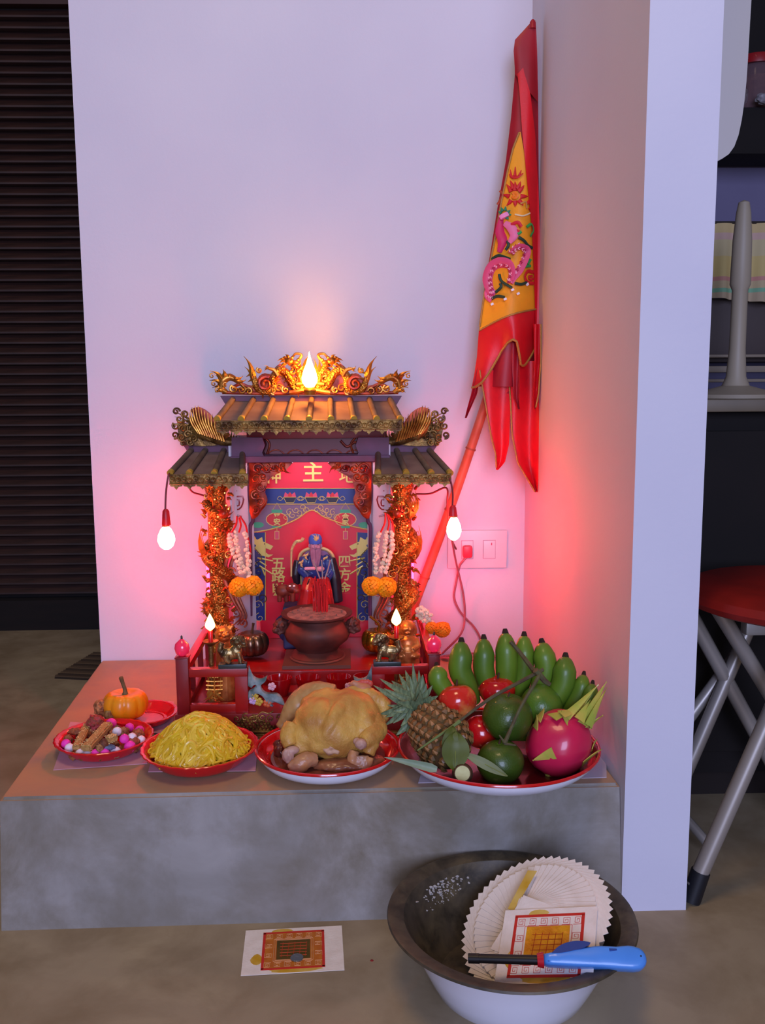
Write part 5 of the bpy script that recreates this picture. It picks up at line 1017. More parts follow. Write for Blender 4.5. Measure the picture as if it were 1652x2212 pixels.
mb = MB(); [mb.blob(K(776+k*6, 1475-(k % 2)*2+abs(k-2), .034), (.004, .003, .005), sub=2) for k in range(5)]; fused(mb, 'comb', hd_, mat('comb_red', '#c04a38', .5), .001, 1)
mb = MB(); [mb.tube(bez([K(700+k*6, 1612, -.046), K(704+k*5, 1622+(k % 3)*2, -.050), K(708+k*4, 1628, -.052)], 3), [.004, .003, .0012], seg=6) for k in range(6)]; mb.blob(K(712, 1615, -.044), (.014, .008, .010), sub=3, nz=.4); fused(mb, 'cavity_flap', tk, mat('pale_flesh', '#c8a080', .5, col2='#a87858', scale=80), .0013, 1)
c = ZP(745, 1652, cC.z+.016); mb = MB(); mb.blob(c, (.048, .018, .009), sub=3, nz=.15); mb.blob(c+Vector((.035, .008, .001)), (.022, .014, .009), sub=3); tag(fused(mb, 'meat_piece', None, mat('stewed_meat', '#9a6040', .4, col2='#7a4430', scale=40, coat=.3), .002, 2, nz=.0008, loc=c), 'flat brown piece of meat lying under the chicken in front of dish', 'meat')
c = ZP(606, 1625, cC.z+.016); mb = MB(); mb.blob(c, (.010, .012, .012), sub=3, nz=.3); mb.blob(c+Vector((-.004, .014, .004)), (.008, .009, .009), sub=3, nz=.3); tag(fused(mb, 'giblet', None, mat('dark_liver', '#6a2418', .35, col2='#3c1410', scale=60, coat=.4), .0015, 1, loc=c), 'dark reddish brown giblets beside the chicken at left of dish', 'meat')
# ================================================================ fruit tray
def sc6(x, y): return 800+x/3.059, 1340+y/3.059
FZ = cF.z+.006
def FP(x, y, dy_=0): return YP(*sc6(x, y), cF.y+dy_)
def lump(name, c, r, m, lab, cat, sq=.95, dimple=.12, grp=None, tilt=(0, 0), stemm=None, calyx=None):
    t = thing(name, Vector((c.x, c.y, c.z-r*sq)), lab, cat, grp); prof = []
    for k in range(19):
        a = -PI/2+PI*k/18; prof.append((r*max(0, math.cos(a)) if 0 < k < 18 else 0, r*sq*math.sin(a)-r*dimple*max(0, math.sin(a))**10+r*dimple*.5*max(0, -math.sin(a))**10))
    M_ = T(c) @ RX(tilt[0]) @ RY(tilt[1]); MB().use(m).lathe(prof, (0, 0, 0), 40, M=M_, rf=lambda a, z: 1+.02*math.sin(a*5)*(z < 0)+.012*math.sin(a*2+1)).build('skin' if cat != 'apple' else 'body', t)
    top = M_ @ Vector((0, 0, r*sq*(1-dimple*1.3)))
    if stemm: MB().use(stemm).tube([top, M_ @ Vector((r*.06, 0, r*sq+.004))], [.0016, .0013], seg=6).build('stem', t)
    if calyx: 
        mb = MB().use(calyx)
        for q in range(5): a = q*1.257; mb.tube([top, M_ @ Vector((.0055*math.cos(a), .0055*math.sin(a), r*sq*(1-dimple*.7)))], [.0018, .0005], seg=5, flat=.4)
        mb.build('calyx', t)
    return t
def gradskin(name, c1, c2, c3, sc_=14):
    m = mat(name, c1, .18, col2=c2, scale=sc_, coat=.6, lo=.45, hi=.7); return m
M_ap = gradskin('apple_red', '#c01018', '#d03a1c', None); M_ap2 = gradskin('apple_blush', '#d0281c', '#f0a050', None, 26); M_brs = mat('brown_stem', '#4a3020', .8)
lump('apple', FP(575, 530, .012), .0275, M_ap2, 'red apple with yellow blush behind the pineapple', 'apple', .92, .16, 'apples', (-.25, -.05), M_brs)
lump('apple', FP(838, 462, .040), .0265, M_ap, 'deep red glossy apple in front of the middle bananas', 'apple', .88, .18, 'apples', (.1, 0), M_brs)
lump('apple', FP(735, 740, .005), .0260, M_ap, 'dark red apple low in the tray between pineapple and green oranges', 'apple', .92, .15, 'apples', (.1, .4), M_brs)
M_go = mat('green_orange', '#455c16', .38, col2='#324a12', scale=12, bump=.5, bscale=420, coat=.25); M_go2 = mat('lighter_green_orange', '#55781e', .38, col2='#42641a', scale=12, bump=.5, bscale=420, coat=.25)
lump('green_orange', FP(905, 640, -.020), .0350, M_go, 'large green orange stacked in middle of the fruit', 'orange', .95, .06, 'green oranges', (.1, 0), M_brs, M_go2)
lump('green_orange', FP(858, 935, -.052), .0325, M_go, 'green orange with leafy twig at the front rim of the tray', 'orange', .93, .07, 'green oranges', (.15, -.1), M_brs, M_go2)
lump('green_orange', FP(1130, 560, .012), .0300, M_go2, 'lighter green orange behind the dragon fruit', 'orange', .93, .06, 'green oranges', (.5, .35), None, None)
# bananas
M_ban = mat('green_banana', '#64861f', .45, col2='#4c6e1a', scale=16, bump=.1, coat=.15, sss=.05, stretch=(1, 1, .4)); M_tip = mat('banana_tip', '#2a1a10', .9)
tb = thing('banana_bunch', ZP(1120, 1560, FZ).xyz, 'hand of green unripe bananas standing upright at back of the fruit tray', 'bananas')
crown = FP(960, 640, .050)
BN = [((600, 140), (592, 330), (690, 540), .046, .0190), ((748, 120), (748, 320), (800, 540), .058, .0178), ((890, 82), (900, 300), (890, 540), .056, .0186), ((1015, 100), (1010, 320), (960, 560), .062, .0176), ((1132, 146), (1158, 320), (1080, 560), .050, .0190), ((1288, 240), (1272, 420), (1170, 620), .030, .0195), ((1408, 362), (1380, 480), (1270, 640), .020, .0135), ((1466, 422), (1440, 530), (1330, 670), .004, .0125), ((438, 305), (450, 400), (560, 560), .030, .0160)]
for i, (tp, md, bs, dyb, rb) in enumerate(BN):
    A = FP(*tp, dyb+.004); Bm = FP(*md, dyb-.006); D = FP(*bs, dyb); P = bez([A, (A+Bm)/2+Vector((0, -.003, .0)), Bm, (Bm+D)/2+Vector((0, -.002, 0)), D], 6)
    n = len(P); R_ = [rb*.88*(.22+.78*min(1, (k/(n-1))*4.2)**.55) if k/(n-1) < .5 else rb*.88*(1-.45*((k/(n-1)-.5)/.5)**2) for k in range(n)]
    bn = MB().use(M_ban); ring = 10
    # five-sided rounded section
    bn.tube(P, R_, seg=12); 
    for a_ in range(5): pass
    b_ = bn.build('banana', tb, ang=70)
    d = (P[0]-P[1]).normalized(); MB().use(M_tip).tube([P[0]-d*.002, P[0]+d*.003, P[0]+d*.006], [rb*.30, rb*.22, rb*.16], seg=7).build('tip', b_)
MB().use(M_ban).tube([crown+Vector((-.05, 0, -.012)), crown+Vector((0, .004, -.018)), crown+Vector((.075, -.02, -.022))], [.012, .020, .010], seg=10).build('crown', tb)
# pineapple: body with eyes, each eye a piece
cpn = FP(462, 762, -.018); axis = Vector((-.32, .62, .36)).normalized(); rp, lp = .0400, .050   # axis points to the crown
tpn = thing('pineapple', Vector((cpn.x, cpn.y, FZ)), 'pineapple lying with its base toward the viewer and grey-green crown behind', 'pineapple')
Ma = T(cpn) @ align(axis)
M_pn = mat('pineapple_rind', '#6a4a2a', .6, col2='#4a3a20', scale=50); M_eye = mat('pineapple_eye', '#8a5c30', .55, col2='#55481f', scale=60, coat=.15, bump=.4, bscale=200); M_br = mat('pineapple_bract', '#b98a58', .6, col2='#8a5a38', scale=100)
prof = [(0, -lp)]+[(rp*.93*math.sqrt(max(0, 1-abs(2*k/16-1)**2.6)), -lp+2*lp*k/16) for k in range(1, 16)]+[(0, lp)]
MB().use(M_pn).lathe(prof, (0, 0, 0), 40, M=Ma).build('rind', tpn)
ey = None; nr = 9
for r_ in range(nr):
    z = -lp*.86+2*lp*.86*r_/(nr-1); rad = rp*.93*math.sqrt(max(0, 1-abs(z/lp)**2.6)); n = max(5, round(2*PI*rad/.0165))
    for k in range(n):
        a = 2*PI*(k+.5*(r_ % 2))/n+r_*.12; nrm = Vector((math.cos(a), math.sin(a), z/lp*.55*(abs(z)/lp))).normalized()
        p = Vector((rad*math.cos(a), rad*math.sin(a), z)); wp = Ma @ p; wn = (Ma.to_3x3() @ nrm)
        if wn.dot(CAMP-wp) < -.25*(CAMP-wp).length: continue
        if ey is None:
            mb = MB().use(M_eye); mb.prism([(.0085*math.cos(q*PI/3), .0072*math.sin(q*PI/3)) for q in range(6)], .0040, taper=.45)
            ey = mb.build('eye', tpn, loc=Vector((0, 0, 0)), smooth=False); o = ey
            b_ = MB().use(M_br).tube([(0, -.005, .0028), (0, -.001, .0048), (0, .0030, .0056)], [.0026, .0016, .0002], seg=5, flat=.5).build('bract', ey, loc=Vector((0, 0, 0)))
        else:
            o = ey.copy(); sc.collection.objects.link(o); o.parent = tpn; b2 = b_.copy(); sc.collection.objects.link(b2); b2.parent = o
        ax_ = (Ma.to_3x3() @ Vector((0, 0, 1))); zz_ = wn; yy_ = (ax_-zz_*ax_.dot(zz_)).normalized(); xx_ = yy_.cross(zz_)
        o.matrix_local = T(-root_of(tpn)) @ Matrix(((xx_.x, yy_.x, zz_.x, wp.x), (xx_.y, yy_.y, zz_.y, wp.y), (xx_.z, yy_.z, zz_.z, wp.z), (0, 0, 0, 1)))
# crown leaves
M_lf = mat('pineapple_leaf', '#7a8c64', .5, col2='#55684a', scale=40, bump=.15, stretch=(8, 8, 1)); cb = cpn+axis*lp*.95
cbp = FP(330, 560, .02)
def blade(a, tip, w, droop, parent, m=M_lf, nm='crown_leaf', th=.0006, up=None):
    mb = MB().use(m); d = tip-a; L_ = d.length; side = d.cross(Vector((0, -1, .3)) if up is None else up).normalized(); nr_ = side.cross(d).normalized()
    def fn(u, v): s_ = (v-.5)*2; ww = w*(min(1, u*6+.55))*(1-u**1.6)**.9+.0002; return a+d*u+Vector((0, 0, -droop*(u*u-u)*-1))+side*s_*ww+nr_*abs(s_)*ww*.45
    mb.grid(fn, 9, 4, th=th); return mb.build(nm, parent, ang=80)
tips = [((280, 285), .045), ((190, 355), .05), ((345, 360), .03), ((60, 385), .05), ((20, 430), .045), ((370, 415), .02), ((410, 430), .01), ((100, 640), .02), ((170, 760), .0), ((110, 560), .03), ((445, 500), .0), ((130, 480), .055), ((235, 420), .03), ((310, 440), .0), ((150, 600), .01), ((85, 700), .015), ((455, 545), -.01), ((230, 330), .06), ((90, 450), .03), ((200, 700), -.005), ((330, 480), -.01), ((260, 520), -.01), ((180, 540), -.005), ((140, 400), .055), ((320, 330), .04), ((400, 500), -.005), ((60, 620), .025), ((150, 680), .005), ((240, 740), -.01), ((380, 460), .01), ((260, 370), .03)]
for k, (tp, dy2) in enumerate(tips): blade(FP(320+(k % 5)*6-10, 600-(k % 4)*22, .012), FP(*tp, dy2), .0060+.0014*(k % 3), .006, tpn)
# drooping long blades at the front left of the tray
blade(FP(440, 985, -.115), FP(92, 905, -.10), .0055, -.003, tpn, mat('long_leaf', '#8a9a80', .5, col2='#6f8468', scale=30), 'long_leaf')
# olive leaf hanging over the pineapple and stalk ends
tl = thing('orange_twig', FP(880, 820, -.085), 'leafy brown twig with olive leaf lying across the pineapple and green oranges', 'twig'); M_tw = mat('twig_bark', '#5a5a38', .8, col2='#4a3828', scale=60)
mb = MB().use(M_tw); mb.tube(bez([FP(1140, 325, -.025), FP(1000, 400, -.04), FP(830, 492, -.055), FP(700, 580, -.062), FP(590, 665, -.068)], 6), [.0028, .0026, .0024, .0022, .0018], seg=7); mb.build('stalk', tl)
mb = MB().use(mat('green_stalk', '#6a7a40', .6)); mb.tube(bez([FP(590, 665, -.068), FP(545, 700, -.072), FP(440, 770, -.074), FP(310, 860, -.074)], 6), [.0030, .0024, .0018, .001], seg=7); mb.build('stalk', tl)
mb = MB().use(M_tw); mb.tube(bez([FP(1120, 345, -.03), FP(1095, 400, -.045), FP(1000, 560, -.066), FP(935, 700, -.072), FP(885, 815, -.085)], 6), [.003, .0026, .0022, .0022, .003], seg=7); mb.build('stalk', tl)
mb = MB().use(M_tw); mb.tube(bez([FP(925, 140, .030), FP(985, 210, .025), FP(1080, 335, -.01)], 6), [.0028, .003, .0036], seg=7); mb.build('stalk', tl)
mb = MB().use(M_tw); mb.tube([FP(1090, 330, -.035), FP(1150, 400, -.03), FP(1185, 425, -.03)], [.0045, .004, .003], seg=8); mb.tube([FP(885, 815, -.085), FP(960, 825, -.088)], [.002, .001], seg=6); mb.tube([FP(890, 812, -.085), FP(850, 758, -.08)], [.002, .001], seg=6); o = mb.build('spur', tl); o['kind'] = 'stuff'
def broadleaf(a, b, w, parent, m, nm='leaf'):
    mb = MB().use(m); d = b-a; side = d.cross(Vector((0, -1, .35))).normalized(); nr_ = side.cross(d).normalized()
    mb.grid(lambda u, v: a+d*u+side*(v-.5)*2*w*(math.sin(min(1, u*1.02)*PI)**.7+.02)+nr_*(.10*w*abs(v-.5)*4+.004*math.sin(u*5)), 14, 6, th=.0005); o = mb.build(nm, parent, ang=80)
    MB().use(mat('leaf_vein', '#7a8440', .6)).tube([a-nr_*.0008, (a+b)/2-nr_*.0008+nr_*.003, b-nr_*.0008], [.0009, .0007, .0003], seg=5).build('vein', o)
M_ol = mat('olive_leaf', '#5a6420', .5, col2='#4a5418', scale=30)
broadleaf(FP(560, 735, -.080), FP(560, 1000, -.100), .018, tl, M_ol); broadleaf(FP(615, 875, -.09), FP(905, 1030, -.110), .0065, tl, mat('leaf_underside', '#7a8258', .6)); broadleaf(FP(545, 700, -.075), FP(500, 900, -.095), .010, tl, M_ol)
c = FP(608, 1012, -.105); t = thing('cut_stalk', c, 'cut pale round stalk end of pineapple at front of the fruit tray', 'stalk'); Mx = T(c) @ align(CAMP-c)
MB().use(mat('cut_cream', '#c8c890', .6, col2='#b8b47a', scale=80)).lathe([(0, 0), (.0098, 0), (.0100, -.002), (0, -.002)], (0, 0, 0), 20, M=Mx).build('cut_face', t); MB().use(mat('stalk_bark', '#5a4028', .8)).lathe([(.0108, -.0005), (.0125, -.006), (.014, -.022), (.006, -.03), (0, -.03)], (0, 0, 0), 20, M=Mx).build('bark', t)
# dragon fruit
cd_ = FP(1240, 810, -.030); rd = .0435; M_df = mat('dragon_fruit_skin', '#c8144a', .35, col2='#d82a50', scale=12, coat=.35, sss=.08); M_ds = mat('dragon_fruit_scale', '#9ab040', .45, col2='#c8b050', scale=40, coat=.2); ad = Vector((.55, .25, .72)).normalized(); Md = T(cd_) @ align(ad)
td = thing('dragon_fruit', Vector((cd_.x, cd_.y, FZ)), 'magenta dragon fruit with yellow-green scales at right end of the fruit tray', 'dragon fruit')
MB().use(M_df).lathe([(0, -rd*1.05)]+[(rd*math.cos(a)**.9, rd*1.08*math.sin(a)) for a in [(-PI/2+PI*k/16) for k in range(1, 16)]]+[(0, rd*1.08)], (0, 0, 0), 40, M=Md, rf=lambda a, z: 1+.03*math.sin(a*5+z*40)).build('body', td, ang=80)
def dscale(base, tip, w, two=True):
    mb = MB().use(M_ds); d = tip-base; n_ = (base-cd_).normalized(); side = d.cross(n_).normalized()
    mb.grid(lambda u, v: base+d*u+side*(v-.5)*2*w*(1-u)**.8+n_*(.0012+.003*u*u-.0015*abs(v-.5)), 8, 4, th=.0011); return mb.build('scale', td, ang=80)
def on(x, y):     # point on the fruit's near surface
    q = FP(x, y, -.030); o = q-cd_; d = math.hypot(o.x, o.z); return Vector((q.x, cd_.y-math.sqrt(max(.00005, (rd*1.0)**2-min(d, rd*.98)**2)), q.z))
for (a, b, w_) in (((1170, 800), (1075, 860), .0085), ((1200, 945), (1160, 990), .0085), ((1140, 940), (1170, 985), .006), ((1370, 905), (1470, 820), .0085), ((1300, 640), (1240, 620), .010), ((1080, 700), (1120, 640), .0075), ((1100, 640), (1160, 600), .009), ((1420, 700), (1480, 640), .009)):
    A = on(*a); dscale(A, on(*b)+(on(*b)-cd_).normalized()*.007, w_*1.0)
for (a, b, w_, o1) in (((1290, 640), (1500, 440), .007, -.045), ((1340, 640), (1470, 470), .007, -.03), ((1400, 690), (1545, 418), .0095, -.045), ((1440, 700), (1530, 480), .008, -.05), ((1455, 720), (1545, 450), .007, -.04), ((1380, 660), (1440, 540), .008, -.055), ((1260, 620), (1400, 590), .008, -.05), ((1460, 860), (1480, 780), .0065, -.04), ((1200, 640), (1330, 600), .009, -.05)):
    A = FP(*a, o1); B_ = FP(*b, -.030); dscale(A, B_, w_)
# ================================================================ enamel basin with paper fan and lighter
cB = Vector(((ZP(863, 2003, .088).x+ZP(1367, 2018, .088).x)/2, -.775, 0)); rB = .1480; hB = .088
tB = thing('enamel_basin', cB, 'wide round basin, sooty dark inside and white enamel outside, on floor before the step', 'basin')
M_en = mat('white_enamel', '#e2e2ee'); M_soot = mottled('sooty_enamel', ['#4a4032', '#62553c', '#2e271c'], [9, 30], .5, .3, 60)
out = [(0, 0), (.088, 0), (.091, .003), (.100, .020), (.112, .045), (.122, .070), (.130, hB-.006)]
MB().use(M_en).lathe(out, cB, 80, cap=False).build('outer_wall', tB)
MB().use(M_soot).lathe([(.131, hB-.005), (rB-.003, hB-.0015), (rB, hB), (rB-.001, hB+.0028), (rB-.005, hB+.0035), (.128, hB-.001), (.119, .070), (.109, .046), (.097, .022), (.084, .008), (0, .006)], cB, 80, cap=False).build('inside', tB)
ash = MB().use(mat('white_ash_fleck', '#a8a098', .9)); rr = random.Random(2)
for k in range(130):
    a = rr.gauss(2.25, .16); z = rr.uniform(.052, .078); r_ = .112+(z-.05)*.36; ash.blob(cB+Vector((r_*math.cos(a), r_*math.sin(a), z)), (rr.uniform(.0006, .0030), rr.uniform(.0006, .0012), rr.uniform(.0005, .0022)), sub=1, nz=.6, seed=k)
o = ash.build('ash_flecks', tB); o['kind'] = 'stuff'
# joss papers
M_jp = mat('joss_paper', '#f0e4da', .85, col2='#e6d8cc', scale=60, bump=.3, bscale=300); M_jy = mat('joss_yellow_stain', '#c8960c', .8, col2='#d8b860', scale=30); M_jr = mat('joss_red_print', '#c8281c', .7); M_foil = mat('gold_foil', '#f0ac14', .3, .35, col2='#e08a0c', scale=60, bump=.5, bscale=200); M_jor = mat('joss_orange', '#c06010', .45, .2, col2='#d07818', scale=70)
Fb = ZP(1150, 2112, .042); Ft = ZP(1175, 1862, .104); Fr = ZP(1326, 1992, .098); Fl = ZP(1012, 1998, .052); F0_ = (Fb+Ft+Fr+Fl)/4-Vector((0, .012, .012))
yv = (Ft-Fb).normalized(); xv = (Fr-Fl).normalized(); xv = (xv-yv*xv.dot(yv)).normalized(); nv = xv.cross(yv)
FM = Matrix(((xv.x, yv.x, nv.x, F0_.x), (xv.y, yv.y, nv.y, F0_.y), (xv.z, yv.z, nv.z, F0_.z), (0, 0, 0, 1)))
cw, chh = .098, .078; shared = None
NP = 56
for k in range(NP):
    ang = 300-k*(360/NP)*1.02; a = math.radians(ang)
    if shared is None:
        me_o = MB().use(M_jp).box((0, 0, 0), (chh, cw, .0005)).build('joss_paper', smooth=False, loc=Vector((0, 0, 0))); shared = me_o; o = me_o
    else: o = shared.copy(); sc.collection.objects.link(o)
    # card's outer corner reaches the fan's edge
    R_ = .034; cen = Vector((R_*math.cos(a), R_*math.sin(a), k*.0007+.0004))
    o.matrix_world = FM @ T(cen) @ RZ(a-PI/2+.62) @ RX(.0)
    side = 'left' if 100 < (ang % 360) < 260 else ('upper' if 45 < (ang % 360) <= 100 else ('right' if (ang % 360) <= 45 or (ang % 360) > 300 else 'lower'))
    tag(o, {'left': 'white ribbed joss paper in the left part of the fan in the basin', 'upper': 'white joss paper at the upper edge of the fan in the basin', 'right': 'white joss paper in the right part of the fan in the basin', 'lower': 'cream joss paper at the lower edge of the fan in the basin'}[side], 'paper', 'joss papers fanned in the basin')
zt_ = .0007*NP+.001
def joss(mx, w, h, lab, foil, coin=False, z=.0004):
    loc = (mx @ Vector((0, 0, 0))); t = thing('joss_paper', loc, lab, 'paper')
    MB().use(M_jp).box((0, 0, 0), (w, h, .0006), M=mx).build('sheet', t, smooth=False)
    q = MB(); W2, H2 = w*.30 if not foil else w*.36, h*.40; k = .0035
    q.use(M_jy); rr = random.Random(5)
    for (x, y, sx_, sy_) in ((-.0+w*.02, -h*.44, w*.28, h*.05), (-w*.12, h*.44, w*.12, h*.05), (-w*.36, -h*.18, w*.06, h*.12)): q.prism([(x+sx_*math.cos(a)*rr.uniform(.8, 1.1), y+sy_*math.sin(a)) for a in [i*PI/6 for i in range(12)]], .0001, M=mx @ T(0, 0, .0003))
    q.use(M_jor if not foil else M_jp); q.box((0, 0, .00045), (2*W2-k, 2*H2-k, .0002), M=mx)
    q.use(M_jr)
    for (x, y, a, b) in ((0, H2, 2*W2+k, k), (0, -H2, 2*W2+k, k), (W2, 0, k, 2*H2), (-W2, 0, k, 2*H2)): q.box((x, y, .0005), (a, b, .0002), M=mx)
    pr_ = q.build('print', t, smooth=False)
    g = MB().use(M_jr if foil else mat('joss_pale_line', '#d8a070', .6))     # key-fret border
    def fret(cx, cy, s_, rot):
        P = [(-1, -1), (1, -1), (1, 1), (-.6, 1), (-.6, -.5), (.5, -.5), (.5, .5), (-.1, .5), (-.1, 0)]; c_, sn = math.cos(rot), math.sin(rot)
        P = [(cx+s_*(x*c_-y*sn), cy+s_*(x*sn+y*c_)) for x, y in P]
        for (x0, y0), (x1, y1) in zip(P, P[1:]): g.tube([mx @ Vector((x0, y0, .0006)), mx @ Vector((x1, y1, .0006))], .00028, seg=4)
    nx = 6 if foil else 6
    for i in range(nx):
        for sy_ in (-1, 1): fret(-W2*.84+i*(2*W2*.84/(nx-1)), sy_*H2*.78, W2*.115, 0 if sy_ > 0 else PI)
    for i in range(1, 3):
        for sx_ in (-1, 1): fret(sx_*W2*.84, -H2*.78+i*(2*H2*.78/3), W2*.115, PI/2*sx_)
    for s_ in (.66, .60) if not foil else (.70,):
        P = [(-W2*s_, -H2*s_*.92), (W2*s_, -H2*s_*.92), (W2*s_, H2*s_*.92), (-W2*s_, H2*s_*.92)]
        for i in range(4): g.tube([mx @ Vector((*P[i], .0006)), mx @ Vector((*P[(i+1) % 4], .0006))], .0003, seg=4)
    g.build('fret_border', pr_, smooth=False)
    f_ = MB().use(M_foil if foil else mat('tarnished_foil', '#7a5410', .4, .5, col2='#5a4a14', scale=40)); f_.box((0, 0, .0007), (W2*(1.28 if foil else 1.12), H2*(1.25 if foil else 1.05), .0003), M=mx); f_.build('foil', t, smooth=False)
    g = MB().use(mat('foil_red_mark', '#b83c10', .5))
    for i in range(-2, 3):
        g.tube([mx @ Vector((i*W2*.2, -H2*.4, .0009)), mx @ Vector((i*W2*.2+W2*.05, H2*.4, .0009))], .0004, seg=4); g.tube([mx @ Vector((-W2*.45, i*H2*.17, .0009)), mx @ Vector((W2*.45, i*H2*.17, .0009))], .0004, seg=4)
    g.build('foil_print', t, smooth=False); return t
joss(FM @ T(.024, -.044, zt_+.0004) @ RZ(-.02), .112, .096, 'top joss paper with red key-fret border and bright gold foil, on the fan in basin', True)
# yellow-stained gap in the fan
q = MB().use(M_jy); q.prism([(-.030, .010), (-.022, .006), (.002, .062), (-.010, .064)], .0003, M=FM @ T(0, 0, zt_-.003)); tag(q.build('joss_paper_strip', loc=FM @ Vector((0, .03, zt_))), 'mustard yellow strip of paper showing in the gap of the fan', 'paper')
a, b, c_, d_ = [ZP(*p, .0009) for p in ((528, 2011), (736, 1999), (746, 2096), (523, 2107))]
cc = (a+b+c_+d_)/4; xa = ((b-a)+(c_-d_)).normalized(); ya = Vector((0, 0, 1)).cross(xa); w_ = ((b-a).length+(c_-d_).length)/2; h_ = ((a-d_).length+(b-c_).length)/2
JM = Matrix(((xa.x, ya.x, 0, cc.x), (xa.y, ya.y, 0, cc.y), (0, 0, 1, .0008), (0, 0, 0, 1)))
joss(JM, w_, h_, 'joss paper with red border and orange print lying flat on the floor before the step', False)
cc = ZP(641, 2069, .002); tag(MB().use(mat('coin_metal', '#8a8c94', .3, .85, bump=.6, bscale=300)).lathe([(0, .0), (.0078, 0), (.0082, .0003), (.0082, .0010), (.0078, .0013), (.007, .0011), (0, .0011)], (cc.x, cc.y, .0016), 40).build('coin', loc=Vector((cc.x, cc.y, .0016))), 'small silver coin lying on the joss paper on the floor', 'coin')
cc = ZP(803, 2075, 0); tag(MB().use(mat('red_drip', '#8a1a20', .5)).lathe([(0, .0006), (.0015, .0005), (.0022, 0)], (cc.x, cc.y, .0001), 14).build('wax_drop', loc=cc), 'tiny dark red wax drop on the floor right of the joss paper', 'wax')
# lighter
A = ZP(1012, 2070, .085); B_ = ZP(1166, 2074, .094); Bc = ZP(1174, 2074, .0945); 
tL = thing('gas_lighter', ZP(1280, 2072, .1), 'long blue gas lighter with black barrel laid across the basin rim', 'lighter')
M_blk = mat('black_barrel', '#15100f', .4); M_lb = mat('light_blue_plastic', '#4f8fe0', .35, coat=.3, col2='#4a88d8', scale=20)
MB().use(M_blk).tube([A, B_], [.0048, .0052], seg=16).tube([A-(B_-A).normalized()*.0, A+(B_-A).normalized()*.012], [.0054, .0054], seg=16).build('barrel', tL)
MB().use(mat('lighter_red_collar', '#b81424', .35, coat=.3)).tube([ZP(1160, 2074, .0942), ZP(1174, 2074, .0946)], [.0070, .0085], seg=16).build('collar', tL)
dd = (ZP(1390, 2072, .098)-Bc); X_ = dd.normalized(); Y_ = Vector((0, 0, 1)).cross(X_).normalized(); Z_ = X_.cross(Y_)
V_ = Y_*.72+Z_*.70; V_.normalize(); N_ = X_.cross(V_).normalized()*-1
LM = Matrix(((X_.x, V_.x, -N_.x, Bc.x), (X_.y, V_.y, -N_.y, Bc.y), (X_.z, V_.z, -N_.z, Bc.z), (0, 0, 0, 1))); Lk = dd.length/220
def lpts(P): return [((x-1173)*Lk, -(y-2076)*Lk*1.0) for x, y in P]
outl = lpts([(1172, 2066), (1195, 2062), (1222, 2058), (1250, 2056), (1275, 2052), (1300, 2050), (1335, 2052), (1362, 2050), (1386, 2056), (1396, 2068), (1397, 2084), (1388, 2096), (1368, 2101), (1300, 2096), (1240, 2093), (1195, 2090), (1173, 2086)])
outl = bez2(outl, 2)
mb = MB().use(M_lb); n = len(outl); cx_ = sum(p[0] for p in outl)/n; cy_ = sum(p[1] for p in outl)/n; lay_ = [(-.0105, .72), (-.0092, .90), (-.006, .98), (0, 1), (.006, .98), (.0092, .90), (.0105, .72)]
vs = [(cx_+(p[0]-cx_)*(1-(1-s_)*.35), cy_+(p[1]-cy_)*s_, z) for z, s_ in lay_ for p in outl]; fs = [tuple(range(n))[::-1], tuple((len(lay_)-1)*n+i for i in range(n))]+[(j*n+i, j*n+(i+1) % n, (j+1)*n+(i+1) % n, (j+1)*n+i) for j in range(len(lay_)-1) for i in range(n)]
mb.add(vs, fs, LM); lbod = mb.build('handle', tL, ang=60)
mb = MB().use(mat('dark_blue_trigger', '#2c3d78', .35, coat=.3)); tr = lpts([(1190, 2066), (1208, 2052), (1230, 2044), (1255, 2042), (1278, 2046), (1262, 2056), (1235, 2062), (1210, 2066)]); mb.prism(bez2(tr, 3), .021, M=LM @ T(0, 0, -.0098)); mb.build('trigger', tL, smooth=False)
mb = MB().use(mat('seam_dark', '#2a4a90', .5)); mb.tube([LM @ Vector((x, y, .0100)) for x, y in lpts([(1180, 2082), (1250, 2086), (1330, 2090), (1380, 2088)])], .0005, seg=5); mb.box(LM @ Vector((*lpts([(1325, 2060)])[0], .0100)), (.008, .003, .002)); mb.build('seam', lbod)
MB().use(M_blk).blob(LM @ Vector((*lpts([(1384, 2074)])[0], .0098)), .0012, sub=2).build('valve', lbod)
# ================================================================ folding stool at right
tS = thing('folding_stool', Vector((.66, -.55, 0)), 'round red-seated folding stool with grey metal legs beside the white pillar', 'stool')
M_tube = mat('grey_painted_tube', '#a8a098', .35, .5); M_rs = mat('red_seat', '#8a1208', .5, col2='#740d05', scale=14)
sc_ = Vector((.625, -.56, .408)); 
MB().use(M_rs).lathe([(0, 0), (.150, 0), (.160, .004), (.164, .012), (.160, .022), (.145, .028), (0, .030)], sc_, 56).build('seat', tS)
MB().use(mat('stool_bracket', '#8a8680', .4, .5)).box(sc_+Vector((-.03, -.06, -.012)), (.16, .02, .022), bev=.004).build('bracket', tS); MB().use(mat('stool_bracket', '#8a8680')).box(sc_+Vector((-.03, .08, -.012)), (.16, .02, .022), bev=.004).build('bracket', tS)
f1 = ZP(1492, 1930, .012); ftop = Vector((f1.x+.20, f1.y+.02, .40)); d_ = YP(1642, 1590, f1.y+.01); slope = (d_-f1)
top1 = f1+slope*((.425-f1.z)/slope.z)
l1 = MB().use(M_tube).tube([f1+slope.normalized()*.012, top1], .0115, seg=14).build('leg', tS)
MB().use(mat('black_rubber_cap', '#14151c', .5)).tube([f1-Vector((0, 0, .010)), f1+slope.normalized()*.035], [.0135, .0130], seg=14).build('foot_cap', l1)
